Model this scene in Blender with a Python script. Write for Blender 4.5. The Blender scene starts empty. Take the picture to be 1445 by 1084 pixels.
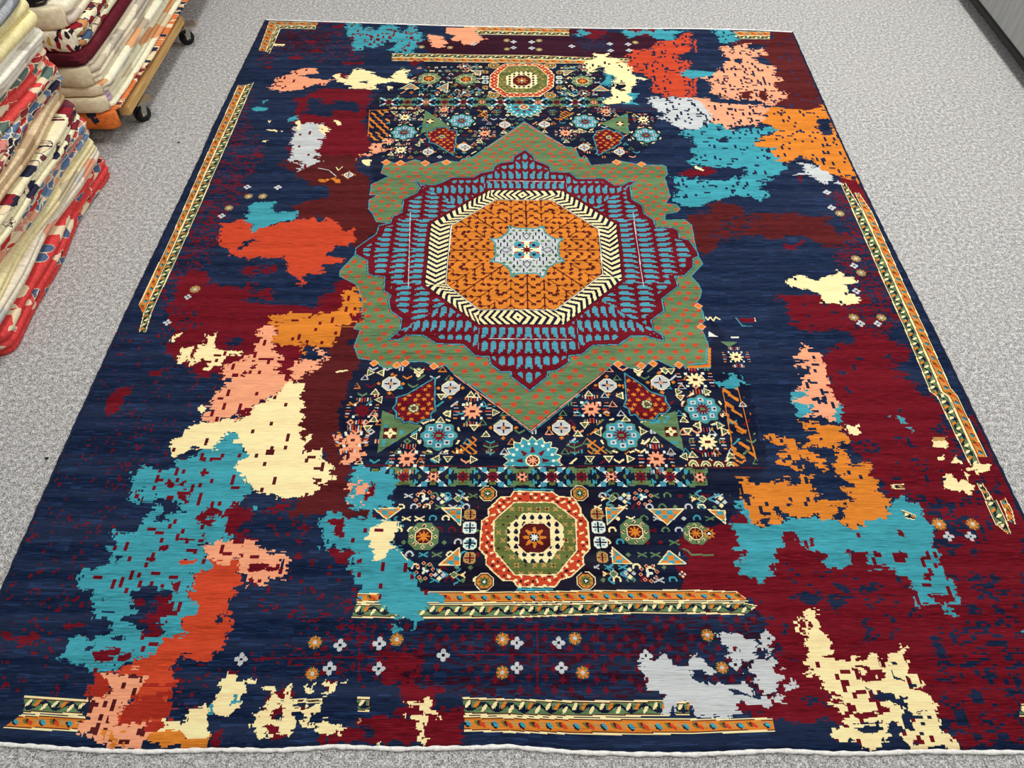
import bpy, bmesh, math, random
import numpy as np
from mathutils import Vector
random.seed(5)
SC = bpy.context.scene
COL = SC.collection

# ------------------------------------------------------------------ helpers
def lin(c):
    f = lambda v: v/12.92 if v <= .04045 else ((v+.055)/1.055)**2.4
    return tuple(f(x/255.) for x in c)+(1.,)

def tag(o, label=None, cat=None, group=None, kind=None):
    if label: o['label'] = label
    if cat: o['category'] = cat
    if group: o['group'] = group
    if kind: o['kind'] = kind
    return o

def link(name, me, mats, parent=None, smooth=False):
    o = bpy.data.objects.new(name, me); COL.objects.link(o)
    for m in (mats if isinstance(mats, (list, tuple)) else [mats]): me.materials.append(m)
    if parent is not None: o.parent = parent
    if smooth: me.polygons.foreach_set('use_smooth', [True]*len(me.polygons))
    return o

def from_bm(name, bm, mats, parent=None, smooth=False):
    bmesh.ops.recalc_face_normals(bm, faces=bm.faces)
    me = bpy.data.meshes.new(name); bm.to_mesh(me); bm.free()
    return link(name, me, mats, parent, smooth)

def empty(name, loc=(0, 0, 0)):
    o = bpy.data.objects.new(name, None); COL.objects.link(o); o.location = loc
    return o

class Nodes:
    def __init__(s, name):
        s.m = bpy.data.materials.new(name); s.m.use_nodes = True
        s.t = s.m.node_tree; s.b = s.t.nodes['Principled BSDF']; s.out = s.t.nodes['Material Output']
        s.b.inputs['Roughness'].default_value = .9
        s.b.inputs['Specular IOR Level'].default_value = .15
    def n(s, k, **kw):
        x = s.t.nodes.new(k)
        for a, v in kw.items(): setattr(x, a, v)
        return x
    def l(s, a, b): s.t.links.new(a, b)
    def coords(s, scale, rot=(0, 0, 0), kind='Object'):
        tc = s.n('ShaderNodeTexCoord'); mp = s.n('ShaderNodeMapping')
        mp.inputs['Scale'].default_value = scale; mp.inputs['Rotation'].default_value = rot
        s.l(tc.outputs[kind], mp.inputs['Vector']); return mp.outputs['Vector']
    def noise(s, vec, scale=1., detail=2., rough=.5):
        x = s.n('ShaderNodeTexNoise'); x.inputs['Scale'].default_value = scale
        x.inputs['Detail'].default_value = detail; x.inputs['Roughness'].default_value = rough
        s.l(vec, x.inputs['Vector']); return x.outputs['Fac']
    def ramp(s, fac, stops, interp='LINEAR'):
        r = s.n('ShaderNodeValToRGB'); e = r.color_ramp.elements; r.color_ramp.interpolation = interp
        while len(e) < len(stops): e.new(.5)
        for k, (p, c) in enumerate(stops): e[k].position = p; e[k].color = c
        s.l(fac, r.inputs['Fac']); return r.outputs['Color']
    def mix(s, fac, a, b, mode='MIX'):
        x = s.n('ShaderNodeMix', data_type='RGBA', blend_type=mode)
        for sock, v in ((x.inputs[0], fac), (x.inputs[6], a), (x.inputs[7], b)):
            if hasattr(v, 'is_linked'): s.l(v, sock)
            else: sock.default_value = v
        return x.outputs[2]
    def bump(s, h, strength=.3, dist=.002):
        x = s.n('ShaderNodeBump'); x.inputs['Strength'].default_value = strength
        x.inputs['Distance'].default_value = dist
        s.l(h, x.inputs['Height']); s.l(x.outputs['Normal'], s.b.inputs['Normal'])
    def col(s, c): s.l(c, s.b.inputs['Base Color'])

def scale3(c, k): return (min(1, c[0]*k), min(1, c[1]*k), min(1, c[2]*k), 1)

# ------------------------------------------------------------------ camera (phone held at 1.85 m, tilted down 50 degrees)
cam = bpy.data.cameras.new('camera'); co = bpy.data.objects.new('camera', cam); COL.objects.link(co)
PITCH = math.atan(1297/1085)
cam.sensor_width = 36; cam.lens = 36*1085/1445; cam.clip_start = .05
co.location = (0, 0, 1.85); co.rotation_euler = (math.pi/2-PITCH, 0, 0)
SC.camera = co

# ------------------------------------------------------------------ yarns of the big rug
YARN = {  # letter: (name, sRGB, abrash and painted highlight strength)
 'N': ('navy', (14, 28, 54), .5), 'U': ('light_navy', (24, 42, 74), .5), 'K': ('ink', (10, 18, 42), .4), 'Q': ('plum_ink', (17, 13, 32), .4),
 'R': ('crimson', (96, 10, 24), .45), 'M': ('oxblood', (76, 20, 22), .45), 'P': ('plum', (46, 10, 28), .5), 'X': ('rust', (188, 64, 36), .26), 'Y': ('deep_rust', (158, 42, 28), .2),
 'O': ('orange', (204, 120, 40), .26), 'T': ('teal', (56, 142, 155), .34), 'C': ('cream', (250, 226, 168), .13), 'S': ('salmon', (236, 156, 118), .2),
 'V': ('silver', (186, 190, 190), .22), 'G': ('sage', (88, 116, 78), .36), 'L': ('olive', (92, 104, 52), .3), 'B': ('sky', (70, 142, 160), .28),
 'W': ('ivory', (226, 232, 214), .1), 'Z': ('wine', (90, 12, 30), .4), 'D': ('gold', (180, 138, 80), .2)}
KEYS = list(YARN); IX = {k: i for i, k in enumerate(KEYS)}

def yarn(name, rgb, ab):
    s = Nodes('wool_'+name); c = lin(rgb)
    streak = s.noise(s.coords((14, 240, 1)), 1, 4, .68)            # weft rows; the light end paints silk highlights into the colour
    band = s.noise(s.coords((1.1, 26, 1)), 1, 2, .55)             # abrash bands
    a = s.ramp(streak, [(.30, scale3(c, 1-ab*1.5)), (.47, c), (.58, scale3(c, 1+ab*.7)), (.72, scale3(c, 1+ab*2.6))])
    lift = .06 if name in ('navy', 'ink', 'light_navy', 'plum_ink') else .02  # extra lightening, strongest in the navies: lustre of the nap painted in
    d = tuple(min(1, x*(1+1.5*ab)+lift*.25) for x in c[:3])+(1,)
    f = s.ramp(band, [(.40, (0, 0, 0, 1)), (.70, (.8, .8, .8, 1))])
    fl = s.noise(s.coords((26, 380, 1)), 1, 2, .5); k = s.ramp(fl, [(.58, (0, 0, 0, 1)), (.70, (.75, .75, .75, 1))])
    dk = s.ramp(fl, [(.30, (.7, .7, .7, 1)), (.42, (0, 0, 0, 1))])
    base = s.mix(dk, s.mix(f, a, d), scale3(c, 1-ab*1.3))
    s.col(s.mix(k, base, tuple(min(1, x*(1+2.2*ab)+.012) for x in c[:3])+(1,)))  # fine light flecks add more painted silk highlight
    s.bump(streak, .45, .004); s.b.inputs['Specular IOR Level'].default_value = .05
    s.b.inputs['Sheen Weight'].default_value = .03; s.b.inputs['Sheen Roughness'].default_value = .5
    return s.m
YM = [yarn(*YARN[k]) for k in KEYS]

# ------------------------------------------------------------------ the rug's woven chart (all measures in millimetres on the floor)
LAMPS = [(-.9, 4.4, 30), (1.9, 4.5, 62), (-.9, 1.8, 36), (1.9, 2.1, 50), (.5, 6.2, 4), (.2, -.9, 16)]
AMB, EXPO = .32, -.09
LINTS=[[-1350,1265],[-1418,2885]]
OUTLINE={'L':[[-1273,3996],[-1294,2977],[-1290,2776],[-1305,1866],[-1305,1328],[-1301,843]],'R':[[1418,3864],[1401,3190],[1393,2776],[1392,2277],[1398,1793],[1398,1489],[1396,1240],[1395,1065]],'T':[[-1273,3996],[-885,3972],[-299,3929],[136,3914],[496,3902],[929,3900],[1250,3883],[1418,3864]],'B':[[-1150,492],[-1053,486],[-923,478],[-827,476],[-670,480],[-511,479],[-401,487],[-258,482],[-115,484],[-4,487],[59,481],[129,475],[280,471],[407,470],[518,475],[598,478],[723,472],[802,472],[914,477],[1072,475],[1143,475]]}
CHART=[
['s','U',[[-1252,3980],[1418,3864],[1396,1066],[1142,472],[-1148,487],[-1301,843]],0.16,26,3],
['s','R',[[-1309,1328],[-1022,1328],[-982,1266],[-1071,1218],[-1043,1114],[-1078,1036],[-1103,916],[-1107,847],[-1044,803],[-1284,803],[-1306,855]],0.045,5,6],
['s','R',[[-1296,834],[-1058,834],[-1041,784],[-1065,744],[-1089,705],[-992,601],[-1157,594],[-1182,565]],0.06,7,6],
['s','R',[[-1293,1779],[-1169,1837],[-1088,1626],[-915,1573],[-921,1478],[-1004,1330],[-984,1228],[-1244,1228],[-1290,1573]],0.035,4,7],
['s','R',[[-1229,2612],[-1078,2612],[-1052,2498],[-1081,2361],[-1093,2214],[-1092,2076],[-1173,2043],[-1185,1931],[-1197,1810],[-1216,1855],[-1205,2333]],0.3,6,4],
['s','R',[[-1283,3223],[-1198,3347],[-1151,3020],[-1024,2779],[-1071,2533],[-1183,2533]],0.22,7,4],
['s','R',[[-1317,3981],[-850,3961],[-714,3594],[-838,3510],[-1099,3647],[-1184,3476]],0.14,10,4],
['s','R',[[-717,844],[-396,853],[-385,772],[-315,754],[-318,629],[-362,597],[-445,613],[-617,645],[-626,686],[-535,754],[-667,816]],0.1,6,5],
['s','R',[[-734,1041],[-519,1080],[-501,966],[-412,921],[-402,841],[-704,841],[-715,886],[-583,894],[-595,957]],0.05,9,8],
['s','R',[[-808,667],[-701,674],[-683,615],[-715,579],[-770,545]],0.1,7,5],
['p','P',[[-294,3828],[274,3828],[295,3894],[368,3903],[681,3809],[734,3809],[705,3718],[571,3594],[-284,3612]],0.4,'',0],
['s','N',[[285,3865],[473,3865],[492,3664],[346,3682]],0.6,8,5],
['p','P',[[-481,3781],[-221,3781],[-216,3629],[-392,3629]],0.5,'',0],
['s','P',[[-1248,3865],[-893,3884],[-910,3647],[-1123,3682]],0.5,12,4],
['p','R',[[313,3894],[474,3884],[487,3828],[320,3846]],1.0,'',0],
['p','R',[[547,3894],[780,3894],[725,3809],[594,3828]],1.0,'',0],
['p','R',[[381,3837],[435,3837],[431,3781],[387,3781]],1.0,'',0],
['p','M',[[1310,3864],[1426,3859],[1401,3182],[1355,3153],[1296,3121],[1240,3138],[1207,3172],[1166,3172],[1034,3230],[1049,3310],[1189,3330],[1233,3433],[1244,3584],[1205,3607],[1262,3721],[1177,3744],[1107,3732],[1075,3744],[1105,3787],[1288,3787]],0.6,'U',0.012],
['s','N',[[1363,3815],[1420,3815],[1387,3584],[1310,3584]],0.16,5,4],
['p','R',[[-969,3208],[-918,3284],[-857,3308],[-775,3300],[-654,3308],[-636,3223],[-653,3164],[-641,3134],[-650,3076],[-636,2964],[-613,2897],[-591,2870],[-590,2831],[-625,2818],[-632,2754],[-657,2779],[-651,2680],[-716,2680],[-785,2754],[-921,2779],[-935,2792],[-938,3034],[-969,3164]],1.0,'',0],
['p','N',[[-908,3223],[-860,3223],[-846,3164],[-780,3223],[-676,3164],[-679,3120],[-708,3105],[-783,3134],[-774,3076],[-917,3091],[-914,3164]],1.0,'',0],
['p','R',[[-831,3460],[-779,3452],[-751,3363],[-819,3379]],1.0,'',0],
['p','M',[[-940,2723],[-891,2773],[-728,2760],[-628,2779],[-639,2754],[-616,2631],[-586,2619],[-590,2533],[-701,2533],[-716,2584],[-810,2595],[-860,2680],[-934,2692]],0.8,'',0],
['p','M',[[-947,2753],[-868,2676],[-853,2622],[-783,2580],[-720,2580],[-709,2488],[-765,2473],[-835,2453],[-830,2361],[-777,2361],[-720,2380],[-629,2286],[-590,2286],[-655,2776],[-880,2776]],0.8,'',0],
['p','M',[[-766,2731],[-647,2765],[-631,2687],[-563,2602],[-558,2509],[-554,2419],[-522,2352],[-460,2333],[-507,2269],[-572,2188],[-619,2278],[-711,2381],[-723,2459],[-717,2539],[-744,2591]],0.5,'',0],
['s','R',[[-711,2381],[-596,2419],[-539,2343],[-580,2250]],0.1,14,3],
['p','R',[[-1167,2043],[-1122,2064],[-1087,2055],[-1055,1994],[-960,1990],[-918,1986],[-907,1947],[-879,1970],[-834,1978],[-822,1931],[-788,1919],[-777,1892],[-736,1900],[-693,1870],[-666,1866],[-653,1954],[-613,1978],[-608,2018],[-555,2018],[-525,1792],[-1156,1792],[-1162,1832],[-1168,1947]],1,'N',0.01],
['p','R',[[-952,2076],[-911,2093],[-900,2043],[-932,2035]],1.0,'',0],
['p','R',[[-890,2076],[-864,2085],[-856,2043],[-871,2035]],1.0,'',0],
['p','R',[[-1169,1928],[-739,1928],[-668,1534],[-690,1534],[-729,1534],[-747,1599],[-747,1653],[-785,1639],[-884,1547],[-912,1560],[-948,1586],[-953,1566],[-989,1573],[-1019,1612],[-1067,1639],[-1107,1694],[-1124,1708],[-1126,1779],[-1159,1837]],1,'',0],
['p','N',[[-930,1753],[-882,1757],[-886,1708],[-917,1687],[-929,1694]],1.0,'',0],
['s','N',[[-1174,1928],[-1063,1837],[-1038,1779],[-1131,1779]],0.25,7,4],
['p','N',[[-948,1586],[-915,1573],[-905,1534],[-940,1534],[-951,1560]],1.0,'',0],
['p','N',[[-947,1928],[-739,1928],[-733,1898],[-783,1890],[-922,1913]],1.0,'',0],
['p','R',[[-782,1898],[-697,1871],[-659,1871],[-652,1929],[-618,1952],[-620,2000],[-554,2000],[-516,1921],[-502,1808],[-578,1804],[-591,1701],[-660,1687],[-702,1639],[-698,1560],[-716,1554]],1.0,'',0],
['p','M',[[-580,1804],[-502,1808],[-494,1743],[-493,1653],[-465,1593],[-469,1541],[-498,1503],[-515,1454],[-517,1399],[-516,1347],[-504,1277],[-613,1277],[-627,1411],[-668,1454],[-660,1490],[-684,1541],[-701,1633],[-660,1687],[-586,1701]],0.8,'',0],
['p','N',[[-692,1639],[-670,1687],[-589,1690],[-585,1660],[-554,1660],[-593,1646],[-633,1646],[-685,1626]],0.6,'',0],
['p','N',[[-533,1729],[-513,1729],[-509,1701],[-536,1708]],0.6,'',0],
['p','M',[[-636,1404],[-521,1392],[-514,1345],[-485,1234],[-462,1197],[-459,1145],[-473,1120],[-448,1095],[-413,1090],[-399,1051],[-435,1060],[-454,1075],[-520,1085],[-522,1070],[-576,1060],[-591,1051],[-606,1085],[-574,1125],[-556,1150],[-555,1197],[-550,1278],[-601,1305],[-615,1283]],0.9,'',0],
['p','R',[[-828,1114],[-794,1080],[-766,1109],[-742,1135],[-725,1100],[-725,1080],[-693,1070],[-717,1041],[-720,1017],[-738,1003],[-776,1060],[-815,1060]],1.0,'',0],
['p','R',[[-662,1109],[-623,1109],[-617,1085],[-664,1075]],1.0,'',0],
['p','R',[[-647,1043],[-630,1046],[-626,1022],[-643,1022]],1.0,'',0],
['p','R',[[-571,1043],[-554,1043],[-550,1022],[-565,1024]],1.0,'',0],
['p','R',[[-587,1008],[-566,1005],[-576,994]],1.0,'',0],
['p','R',[[-763,1003],[-719,1012],[-672,991],[-679,966],[-707,943],[-764,989]],1.0,'',0],
['p','R',[[-1239,1509],[-1208,1531],[-1183,1515],[-1186,1478],[-1191,1435],[-1220,1423],[-1227,1402],[-1241,1441],[-1243,1478]],0.5,'',0],
['p','R',[[-1152,1596],[-1113,1599],[-1106,1576],[-1142,1573]],0.5,'',0],
['p','R',[[-1254,748],[-1238,752],[-1224,736],[-1198,728],[-1169,724],[-1165,705],[-1186,689],[-1199,713],[-1219,724],[-1246,734]],1.0,'',0],
['p','R',[[-1114,760],[-1095,772],[-1060,772],[-1070,756],[-1107,752]],1.0,'',0],
['p','R',[[-1230,851],[-1203,860],[-1201,843],[-1221,843]],0.5,'',0],
['p','R',[[-906,818],[-889,838],[-870,843],[-859,803],[-902,803]],1.0,'',0],
['p','R',[[-907,834],[-867,834],[-852,792],[-865,772],[-875,752],[-907,732],[-917,713],[-923,744],[-900,760],[-905,800]],1.0,'',0],
['p','R',[[-1010,697],[-931,697],[-926,682],[-951,678],[-965,674],[-1000,667]],1.0,'',0],
['p','R',[[-962,830],[-923,834],[-923,822],[-959,822]],0.5,'',0],
['p','M',[[671,2381],[758,2400],[783,2439],[875,2459],[836,2250],[768,2215],[726,2171],[706,2153],[668,2162],[667,2232],[665,2296]],1.0,'',0],
['p','M',[[760,2429],[793,2448],[856,2458],[879,2448],[890,2380],[940,2390],[990,2399],[1014,2371],[1046,2409],[1101,2409],[1103,2371],[1145,2371],[1197,2385],[1229,2371],[1195,2333],[1197,2296],[1251,2277],[1225,2205],[1125,2196],[1127,2250],[1073,2268],[1024,2259],[947,2227],[940,2277],[870,2277],[797,2232],[758,2205],[722,2196]],1.1,'',0],
['s','N',[[752,2380],[950,2380],[923,2250],[724,2214]],0.22,12,6],
['p','R',[[993,2201],[1048,2214],[1078,2241],[1079,2223],[1023,2179],[995,2183]],0.5,'',0],
['p','R',[[1154,2633],[1173,2633],[1158,2596],[1142,2596]],0.5,'',0],
['p','R',[[667,2655],[734,2677],[775,2698],[828,2704],[813,2655],[771,2628],[677,2639]],0.7,'',0],
['s','R',[[1245,2570],[1299,2539],[1323,2429],[1308,2214],[1319,2043],[1313,1855],[1304,1792],[1126,1792],[1100,1892],[1203,1970],[1162,2144],[1238,2232],[1262,2361]],0.34,6,4],
['p','R',[[909,1923],[963,1947],[1030,1954],[1072,1947],[1051,1908],[1098,1885],[1141,1885],[1170,1855],[1178,1792],[948,1792],[922,1840],[932,1908]],1,'N',0.03],
['p','R',[[1322,2633],[1360,2622],[1389,2570],[1390,2488],[1384,2429],[1353,2468],[1333,2528],[1313,2591]],0.4,'',0],
['p','R',[[902,1917],[943,1928],[1213,1928],[1290,1882],[1239,1722],[1281,1708],[1254,1626],[1200,1612],[1237,1573],[1287,1503],[1314,1484],[1223,1228],[1012,1228],[1021,1274],[995,1296],[1003,1341],[999,1393],[1005,1447],[988,1509],[991,1560],[1016,1673],[1061,1708],[1124,1715],[1110,1771],[976,1779],[943,1815],[930,1852],[932,1905]],1,'N',0.008],
['s','N',[[1141,1882],[1295,1898],[1285,1736],[1239,1722],[1174,1779],[1116,1793]],0.4,8,5],
['s','N',[[1200,1659],[1265,1659],[1237,1573],[1190,1579]],0.3,9,5],
['s','N',[[1238,1560],[1298,1534],[1285,1496],[1239,1534]],0.35,9,5],
['p','N',[[1042,1599],[1063,1586],[1059,1573],[1041,1579]],0.5,'',0],
['p','N',[[1040,1522],[1059,1522],[1055,1506],[1039,1509]],0.5,'',0],
['p','N',[[1043,1642],[1058,1642],[1056,1632]],0.5,'',0],
['p','N',[[1014,1330],[1064,1313],[1057,1290],[1010,1285]],0.5,'',0],
['p','N',[[1108,1335],[1139,1330],[1131,1321],[1109,1324]],0.5,'',0],
['p','R',[[1004,1489],[1308,1489],[1311,1351],[1296,1240],[1366,1234],[1391,1056],[1333,919],[1102,919],[1138,1056],[1098,1130],[1037,1130],[1030,1192],[1032,1245],[1017,1256],[1002,1311],[1008,1351],[998,1398],[991,1458]],1,'N',0.006],
['p','R',[[1390,1489],[1396,1452],[1395,1065],[1369,1003],[1266,1003],[1275,1256],[1370,1267]],0.5,'',0],
['p','N',[[1271,1398],[1306,1416],[1296,1363],[1281,1346],[1266,1369]],1.0,'',0],
['s','N',[[1284,1328],[1319,1323],[1299,1245],[1271,1245]],0.5,8,5],
['p','N',[[1375,1267],[1391,1251],[1371,1245]],0.6,'',0],
['p','N',[[1373,1380],[1384,1267],[1368,1262]],0.2,'',0],
['p','N',[[1378,1489],[1390,1489],[1394,1422],[1384,1422]],0.2,'',0],
['s','N',[[1008,1334],[1077,1334],[1068,1289],[1012,1284]],0.4,10,6],
['s','N',[[1023,1140],[1128,1140],[1156,1120],[1305,1125],[1297,1061],[1270,1003],[1231,966],[1119,966],[1144,1061],[1133,1105]],0.45,10,6],
['s','N',[[1309,1202],[1376,1192],[1355,1130],[1299,1130]],0.4,8,7],
['s','N',[[1110,1334],[1232,1311],[1253,1171],[1167,1166],[1102,1224]],0.09,9,6],
['p','N',[[882,964],[906,975],[934,957],[941,939],[899,953],[883,939],[877,948]],0.6,'',0],
['p','R',[[457,994],[490,1022],[523,1041],[599,1041],[611,1080],[646,1041],[720,1031],[770,1027],[786,989],[819,957],[824,912],[922,934],[895,841],[391,841],[404,877],[404,912],[464,930],[447,952]],0.7,'',0],
['p','R',[[571,886],[926,886],[800,463],[754,525],[683,525],[608,536],[602,544],[516,547],[521,578],[608,590],[640,737],[642,785],[587,835],[533,872]],0.8,'',0],
['p','R',[[696,960],[1362,960],[1162,497],[1003,488],[999,527],[978,544],[740,540],[692,531],[605,544]],0.8,'',0],
['s','N',[[1137,903],[1329,909],[1151,493],[1007,488],[991,531],[989,602],[1023,725],[1129,775],[1182,859]],0.26,11,7],
['s','N',[[728,960],[1040,892],[958,705],[854,710],[697,892]],0.07,10,7],
['p','N',[[710,841],[772,846],[765,817],[719,814]],0.7,'',0],
['p','N',[[795,835],[841,838],[840,817],[809,796],[792,806]],0.7,'',0],
['p','N',[[828,865],[869,868],[862,843],[830,854]],0.7,'',0],
['p','N',[[884,865],[930,865],[925,849],[883,846]],0.7,'',0],
['p','N',[[891,827],[908,827],[898,801]],0.7,'',0],
['p','N',[[877,773],[897,773],[880,725],[861,720]],0.7,'',0],
['p','N',[[922,745],[950,755],[931,725]],0.7,'',0],
['p','N',[[1026,735],[1049,730],[1038,700],[1052,686],[1019,686]],0.7,'',0],
['p','N',[[1191,898],[1222,898],[1216,881],[1190,881]],0.7,'',0],
['p','N',[[1231,881],[1259,887],[1241,868]],0.7,'',0],
['p','N',[[674,770],[689,770],[683,745],[671,747]],0.7,'',0],
['p','N',[[640,705],[662,705],[657,693],[637,693]],0.7,'',0],
['p','N',[[665,686],[695,681],[690,671]],0.7,'',0],
['p','N',[[681,595],[709,597],[711,579],[686,579]],0.7,'',0],
['p','N',[[724,590],[740,590],[736,575],[722,575]],0.7,'',0],
['p','N',[[604,540],[657,535],[740,540],[753,488],[781,478],[589,472]],0.8,'',0],
['p','N',[[792,514],[886,514],[900,476],[781,476]],0.6,'',0],
['p','N',[[1003,488],[1164,501],[1152,472],[988,472]],0.8,'',0],
['p','R',[[-325,694],[-224,694],[-218,617],[-167,613],[-149,582],[-108,559],[-106,488],[-310,488],[-321,551],[-293,551],[-253,540],[-254,597],[-269,625],[-302,629]],0.7,'',0],
['p','R',[[-426,514],[-357,525],[-310,492],[-422,490]],0.5,'',0],
['p','R',[[-356,551],[-321,551],[-310,488],[-353,492]],0.5,'',0],
['p','N',[[-343,536],[-314,525],[-310,492],[-334,496]],0.6,'',0],
['p','R',[[-681,657],[-653,657],[-650,645],[-678,645]],0.5,'',0],
['p','R',[[-567,597],[-526,613],[-505,590],[-501,566],[-510,507],[-545,488],[-558,514],[-575,559]],0.6,'',0],
['s','R',[[-681,525],[-633,521],[-653,488],[-672,488]],0.3,8,6],
['p','R',[[-175,563],[-110,574],[-109,492],[-170,488]],0.5,'',0],
['p','N',[[-177,597],[-121,597],[-120,566],[-175,563]],0.5,'',0],
['p','R',[[-668,507],[-646,514],[-644,484],[-669,484]],0.6,'',0],
['s','P',[[-274,781],[455,785],[425,590],[-121,591],[-177,593],[-235,613]],0.25,12,4],
['s','P',[[279,789],[642,785],[640,737],[608,593],[260,590]],0.25,12,4],
['f','arrows',[[-274,781],[455,785],[425,590],[-121,591],[-177,593],[-235,613]],'Z',40],
['f','arrows',[[279,789],[642,785],[640,737],[608,593],[260,590]],'Z',40],
['f','arrows',[[-420,776],[-215,776],[-185,703],[-318,629],[-391,629],[-457,686]],'Z',40],
['l','R',[[-133,689],[355,689]],3,0],
['l','R',[[-98,751],[304,751]],4,0],
['l','R',[[-625,679],[-324,684]],4,0],
['l','R',[[-374,754],[-362,625]],5,0],
['l','R',[[63,759],[60,617]],4,0],
['l','R',[[211,754],[210,720]],4,0],
['p','K',[[-418,3568],[435,3568],[404,3160],[635,3102],[608,2880],[490,2750],[420,2313],[-434,2313],[-587,2700],[-645,3131],[-621,3251],[-572,3344],[-411,3474]],0.5,'',0],
['p','K',[[-479,1665],[366,1728],[629,1635],[673,1826],[697,1760],[734,1531],[736,1380],[735,1228],[650,1157],[590,1045],[458,1034],[432,851],[-293,851],[-336,1002],[-326,1089],[-330,1228],[-499,1277],[-525,1434]],0.5,'',0],
['p','Q',[[-416,3541],[-110,3541],[-104,3220],[-393,3220]],0,'',0],
['p','Q',[[-164,1157],[293,1157],[276,857],[-158,857]],0,'',0],
['f','filler',[[-533,3521],[381,3521],[373,3172],[557,3102],[630,2933],[520,2750],[-534,2750],[-597,3044],[-521,3220]],'',40],
['f','filler',[[-469,1620],[356,1620],[624,1605],[715,1489],[725,1380],[707,1240],[-473,1240],[-510,1434]],'',44],
['f','scroll',[[-302,1152],[-92,1152],[-84,857],[-267,857],[-336,1002]],'',36],
['f','scroll',[[229,1152],[620,1152],[531,1034],[453,1023],[429,857],[209,857]],'',36],
['f','scroll',[[-415,3528],[-144,3528],[-137,3232],[-426,3232]],'',36],
['f','scroll',[[229,3528],[432,3528],[410,3232],[217,3232]],'',36],
['b','frieze',[[-437,1230],[-123,1230],[93,1230],[401,1230],[560,1229]],[[-429,1164],[-120,1164],[91,1164],[393,1164],[549,1163]]],
['b','frieze',[[-601,3234],[-105,3234],[423,3234]],[[-593,3159],[-104,3158],[417,3152]]],
['b','arcs',[[512,1257],[642,1249]],[[495,1233],[641,1232]]],
['b','arcs',[[-550,3161],[-431,3161]],[[-539,3137],[-429,3134]]],
['l','M',[[-436,1237],[-330,1234],[-66,1232],[360,1232],[603,1229],[729,1228]],5,0],
['l','M',[[-629,3164],[-198,3159]],5,0],
['l','M',[[-261,3156],[417,3152],[644,3134]],5,0],
['p','G',[[-393,1435],[-270,1377],[-390,1279]],0,'T',0.03],
['p','G',[[387,1388],[497,1434],[500,1284]],0,'T',0.03],
['p','G',[[-385,3127],[-264,2989],[-391,2944]],0,'T',0.03],
['p','G',[[513,3105],[500,2934],[385,3020]],0,'T',0.03],
['m','whiteflower',[-361,1350],22,''],
['m','whiteflower',[472,1356],20,''],
['m','whiteflower',[-358,3037],19,''],
['m','whiteflower',[471,3020],18,''],
['p','R',[[-242,1567],[-236,1460],[-232,1441],[-245,1423],[-244,1402],[-267,1399],[-285,1385],[-309,1394],[-323,1388],[-334,1405],[-350,1408],[-350,1429],[-363,1444],[-353,1463],[-356,1487],[-337,1494],[-323,1500]],0,'',0],
['f','leaf',[[-242,1567],[-236,1460],[-232,1441],[-245,1423],[-244,1402],[-267,1399],[-285,1385],[-309,1394],[-323,1388],[-334,1405],[-350,1408],[-350,1429],[-363,1444],[-353,1463],[-356,1487],[-337,1494],[-323,1500]],'O',30],
['l','K',[[-242,1567],[-236,1460],[-232,1441],[-245,1423],[-244,1402],[-267,1399],[-285,1385],[-309,1394],[-323,1388],[-334,1405],[-350,1408],[-350,1429],[-363,1444],[-353,1463],[-356,1487],[-337,1494],[-323,1500]],11,1],
['l','B',[[-242,1567],[-236,1460],[-232,1441],[-245,1423],[-244,1402],[-267,1399],[-285,1385],[-309,1394],[-323,1388],[-334,1405],[-350,1408],[-350,1429],[-363,1444],[-353,1463],[-356,1487],[-337,1494],[-323,1500]],5,1],
['m','rosette',[-299,1444],20,'s'],
['p','R',[[356,1586],[410,1535],[429,1509],[473,1490],[471,1472],[482,1447],[464,1423],[445,1423],[428,1399],[405,1399],[386,1399],[374,1420],[357,1417],[355,1441],[341,1454],[351,1478]],0,'',0],
['f','leaf',[[356,1586],[410,1535],[429,1509],[473,1490],[471,1472],[482,1447],[464,1423],[445,1423],[428,1399],[405,1399],[386,1399],[374,1420],[357,1417],[355,1441],[341,1454],[351,1478]],'O',30],
['l','K',[[356,1586],[410,1535],[429,1509],[473,1490],[471,1472],[482,1447],[464,1423],[445,1423],[428,1399],[405,1399],[386,1399],[374,1420],[357,1417],[355,1441],[341,1454],[351,1478]],11,1],
['l','B',[[356,1586],[410,1535],[429,1509],[473,1490],[471,1472],[482,1447],[464,1423],[445,1423],[428,1399],[405,1399],[386,1399],[374,1420],[357,1417],[355,1441],[341,1454],[351,1478]],5,1],
['m','rosette',[412,1460],20,'s'],
['p','R',[[-243,2779],[-238,2924],[-237,2964],[-271,2971],[-280,2992],[-325,2985],[-339,2964],[-365,2957],[-363,2917],[-350,2897],[-352,2873],[-325,2864]],0,'',0],
['f','leaf',[[-243,2779],[-238,2924],[-237,2964],[-271,2971],[-280,2992],[-325,2985],[-339,2964],[-365,2957],[-363,2917],[-350,2897],[-352,2873],[-325,2864]],'O',30],
['l','K',[[-243,2779],[-238,2924],[-237,2964],[-271,2971],[-280,2992],[-325,2985],[-339,2964],[-365,2957],[-363,2917],[-350,2897],[-352,2873],[-325,2864]],11,1],
['l','B',[[-243,2779],[-238,2924],[-237,2964],[-271,2971],[-280,2992],[-325,2985],[-339,2964],[-365,2957],[-363,2917],[-350,2897],[-352,2873],[-325,2864]],5,1],
['m','rosette',[-299,2917],17,'s'],
['p','R',[[359,2779],[462,2870],[460,2890],[478,2917],[459,2957],[440,2957],[411,2981],[380,2964],[364,2962],[358,2930],[346,2917],[351,2883]],0,'',0],
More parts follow.
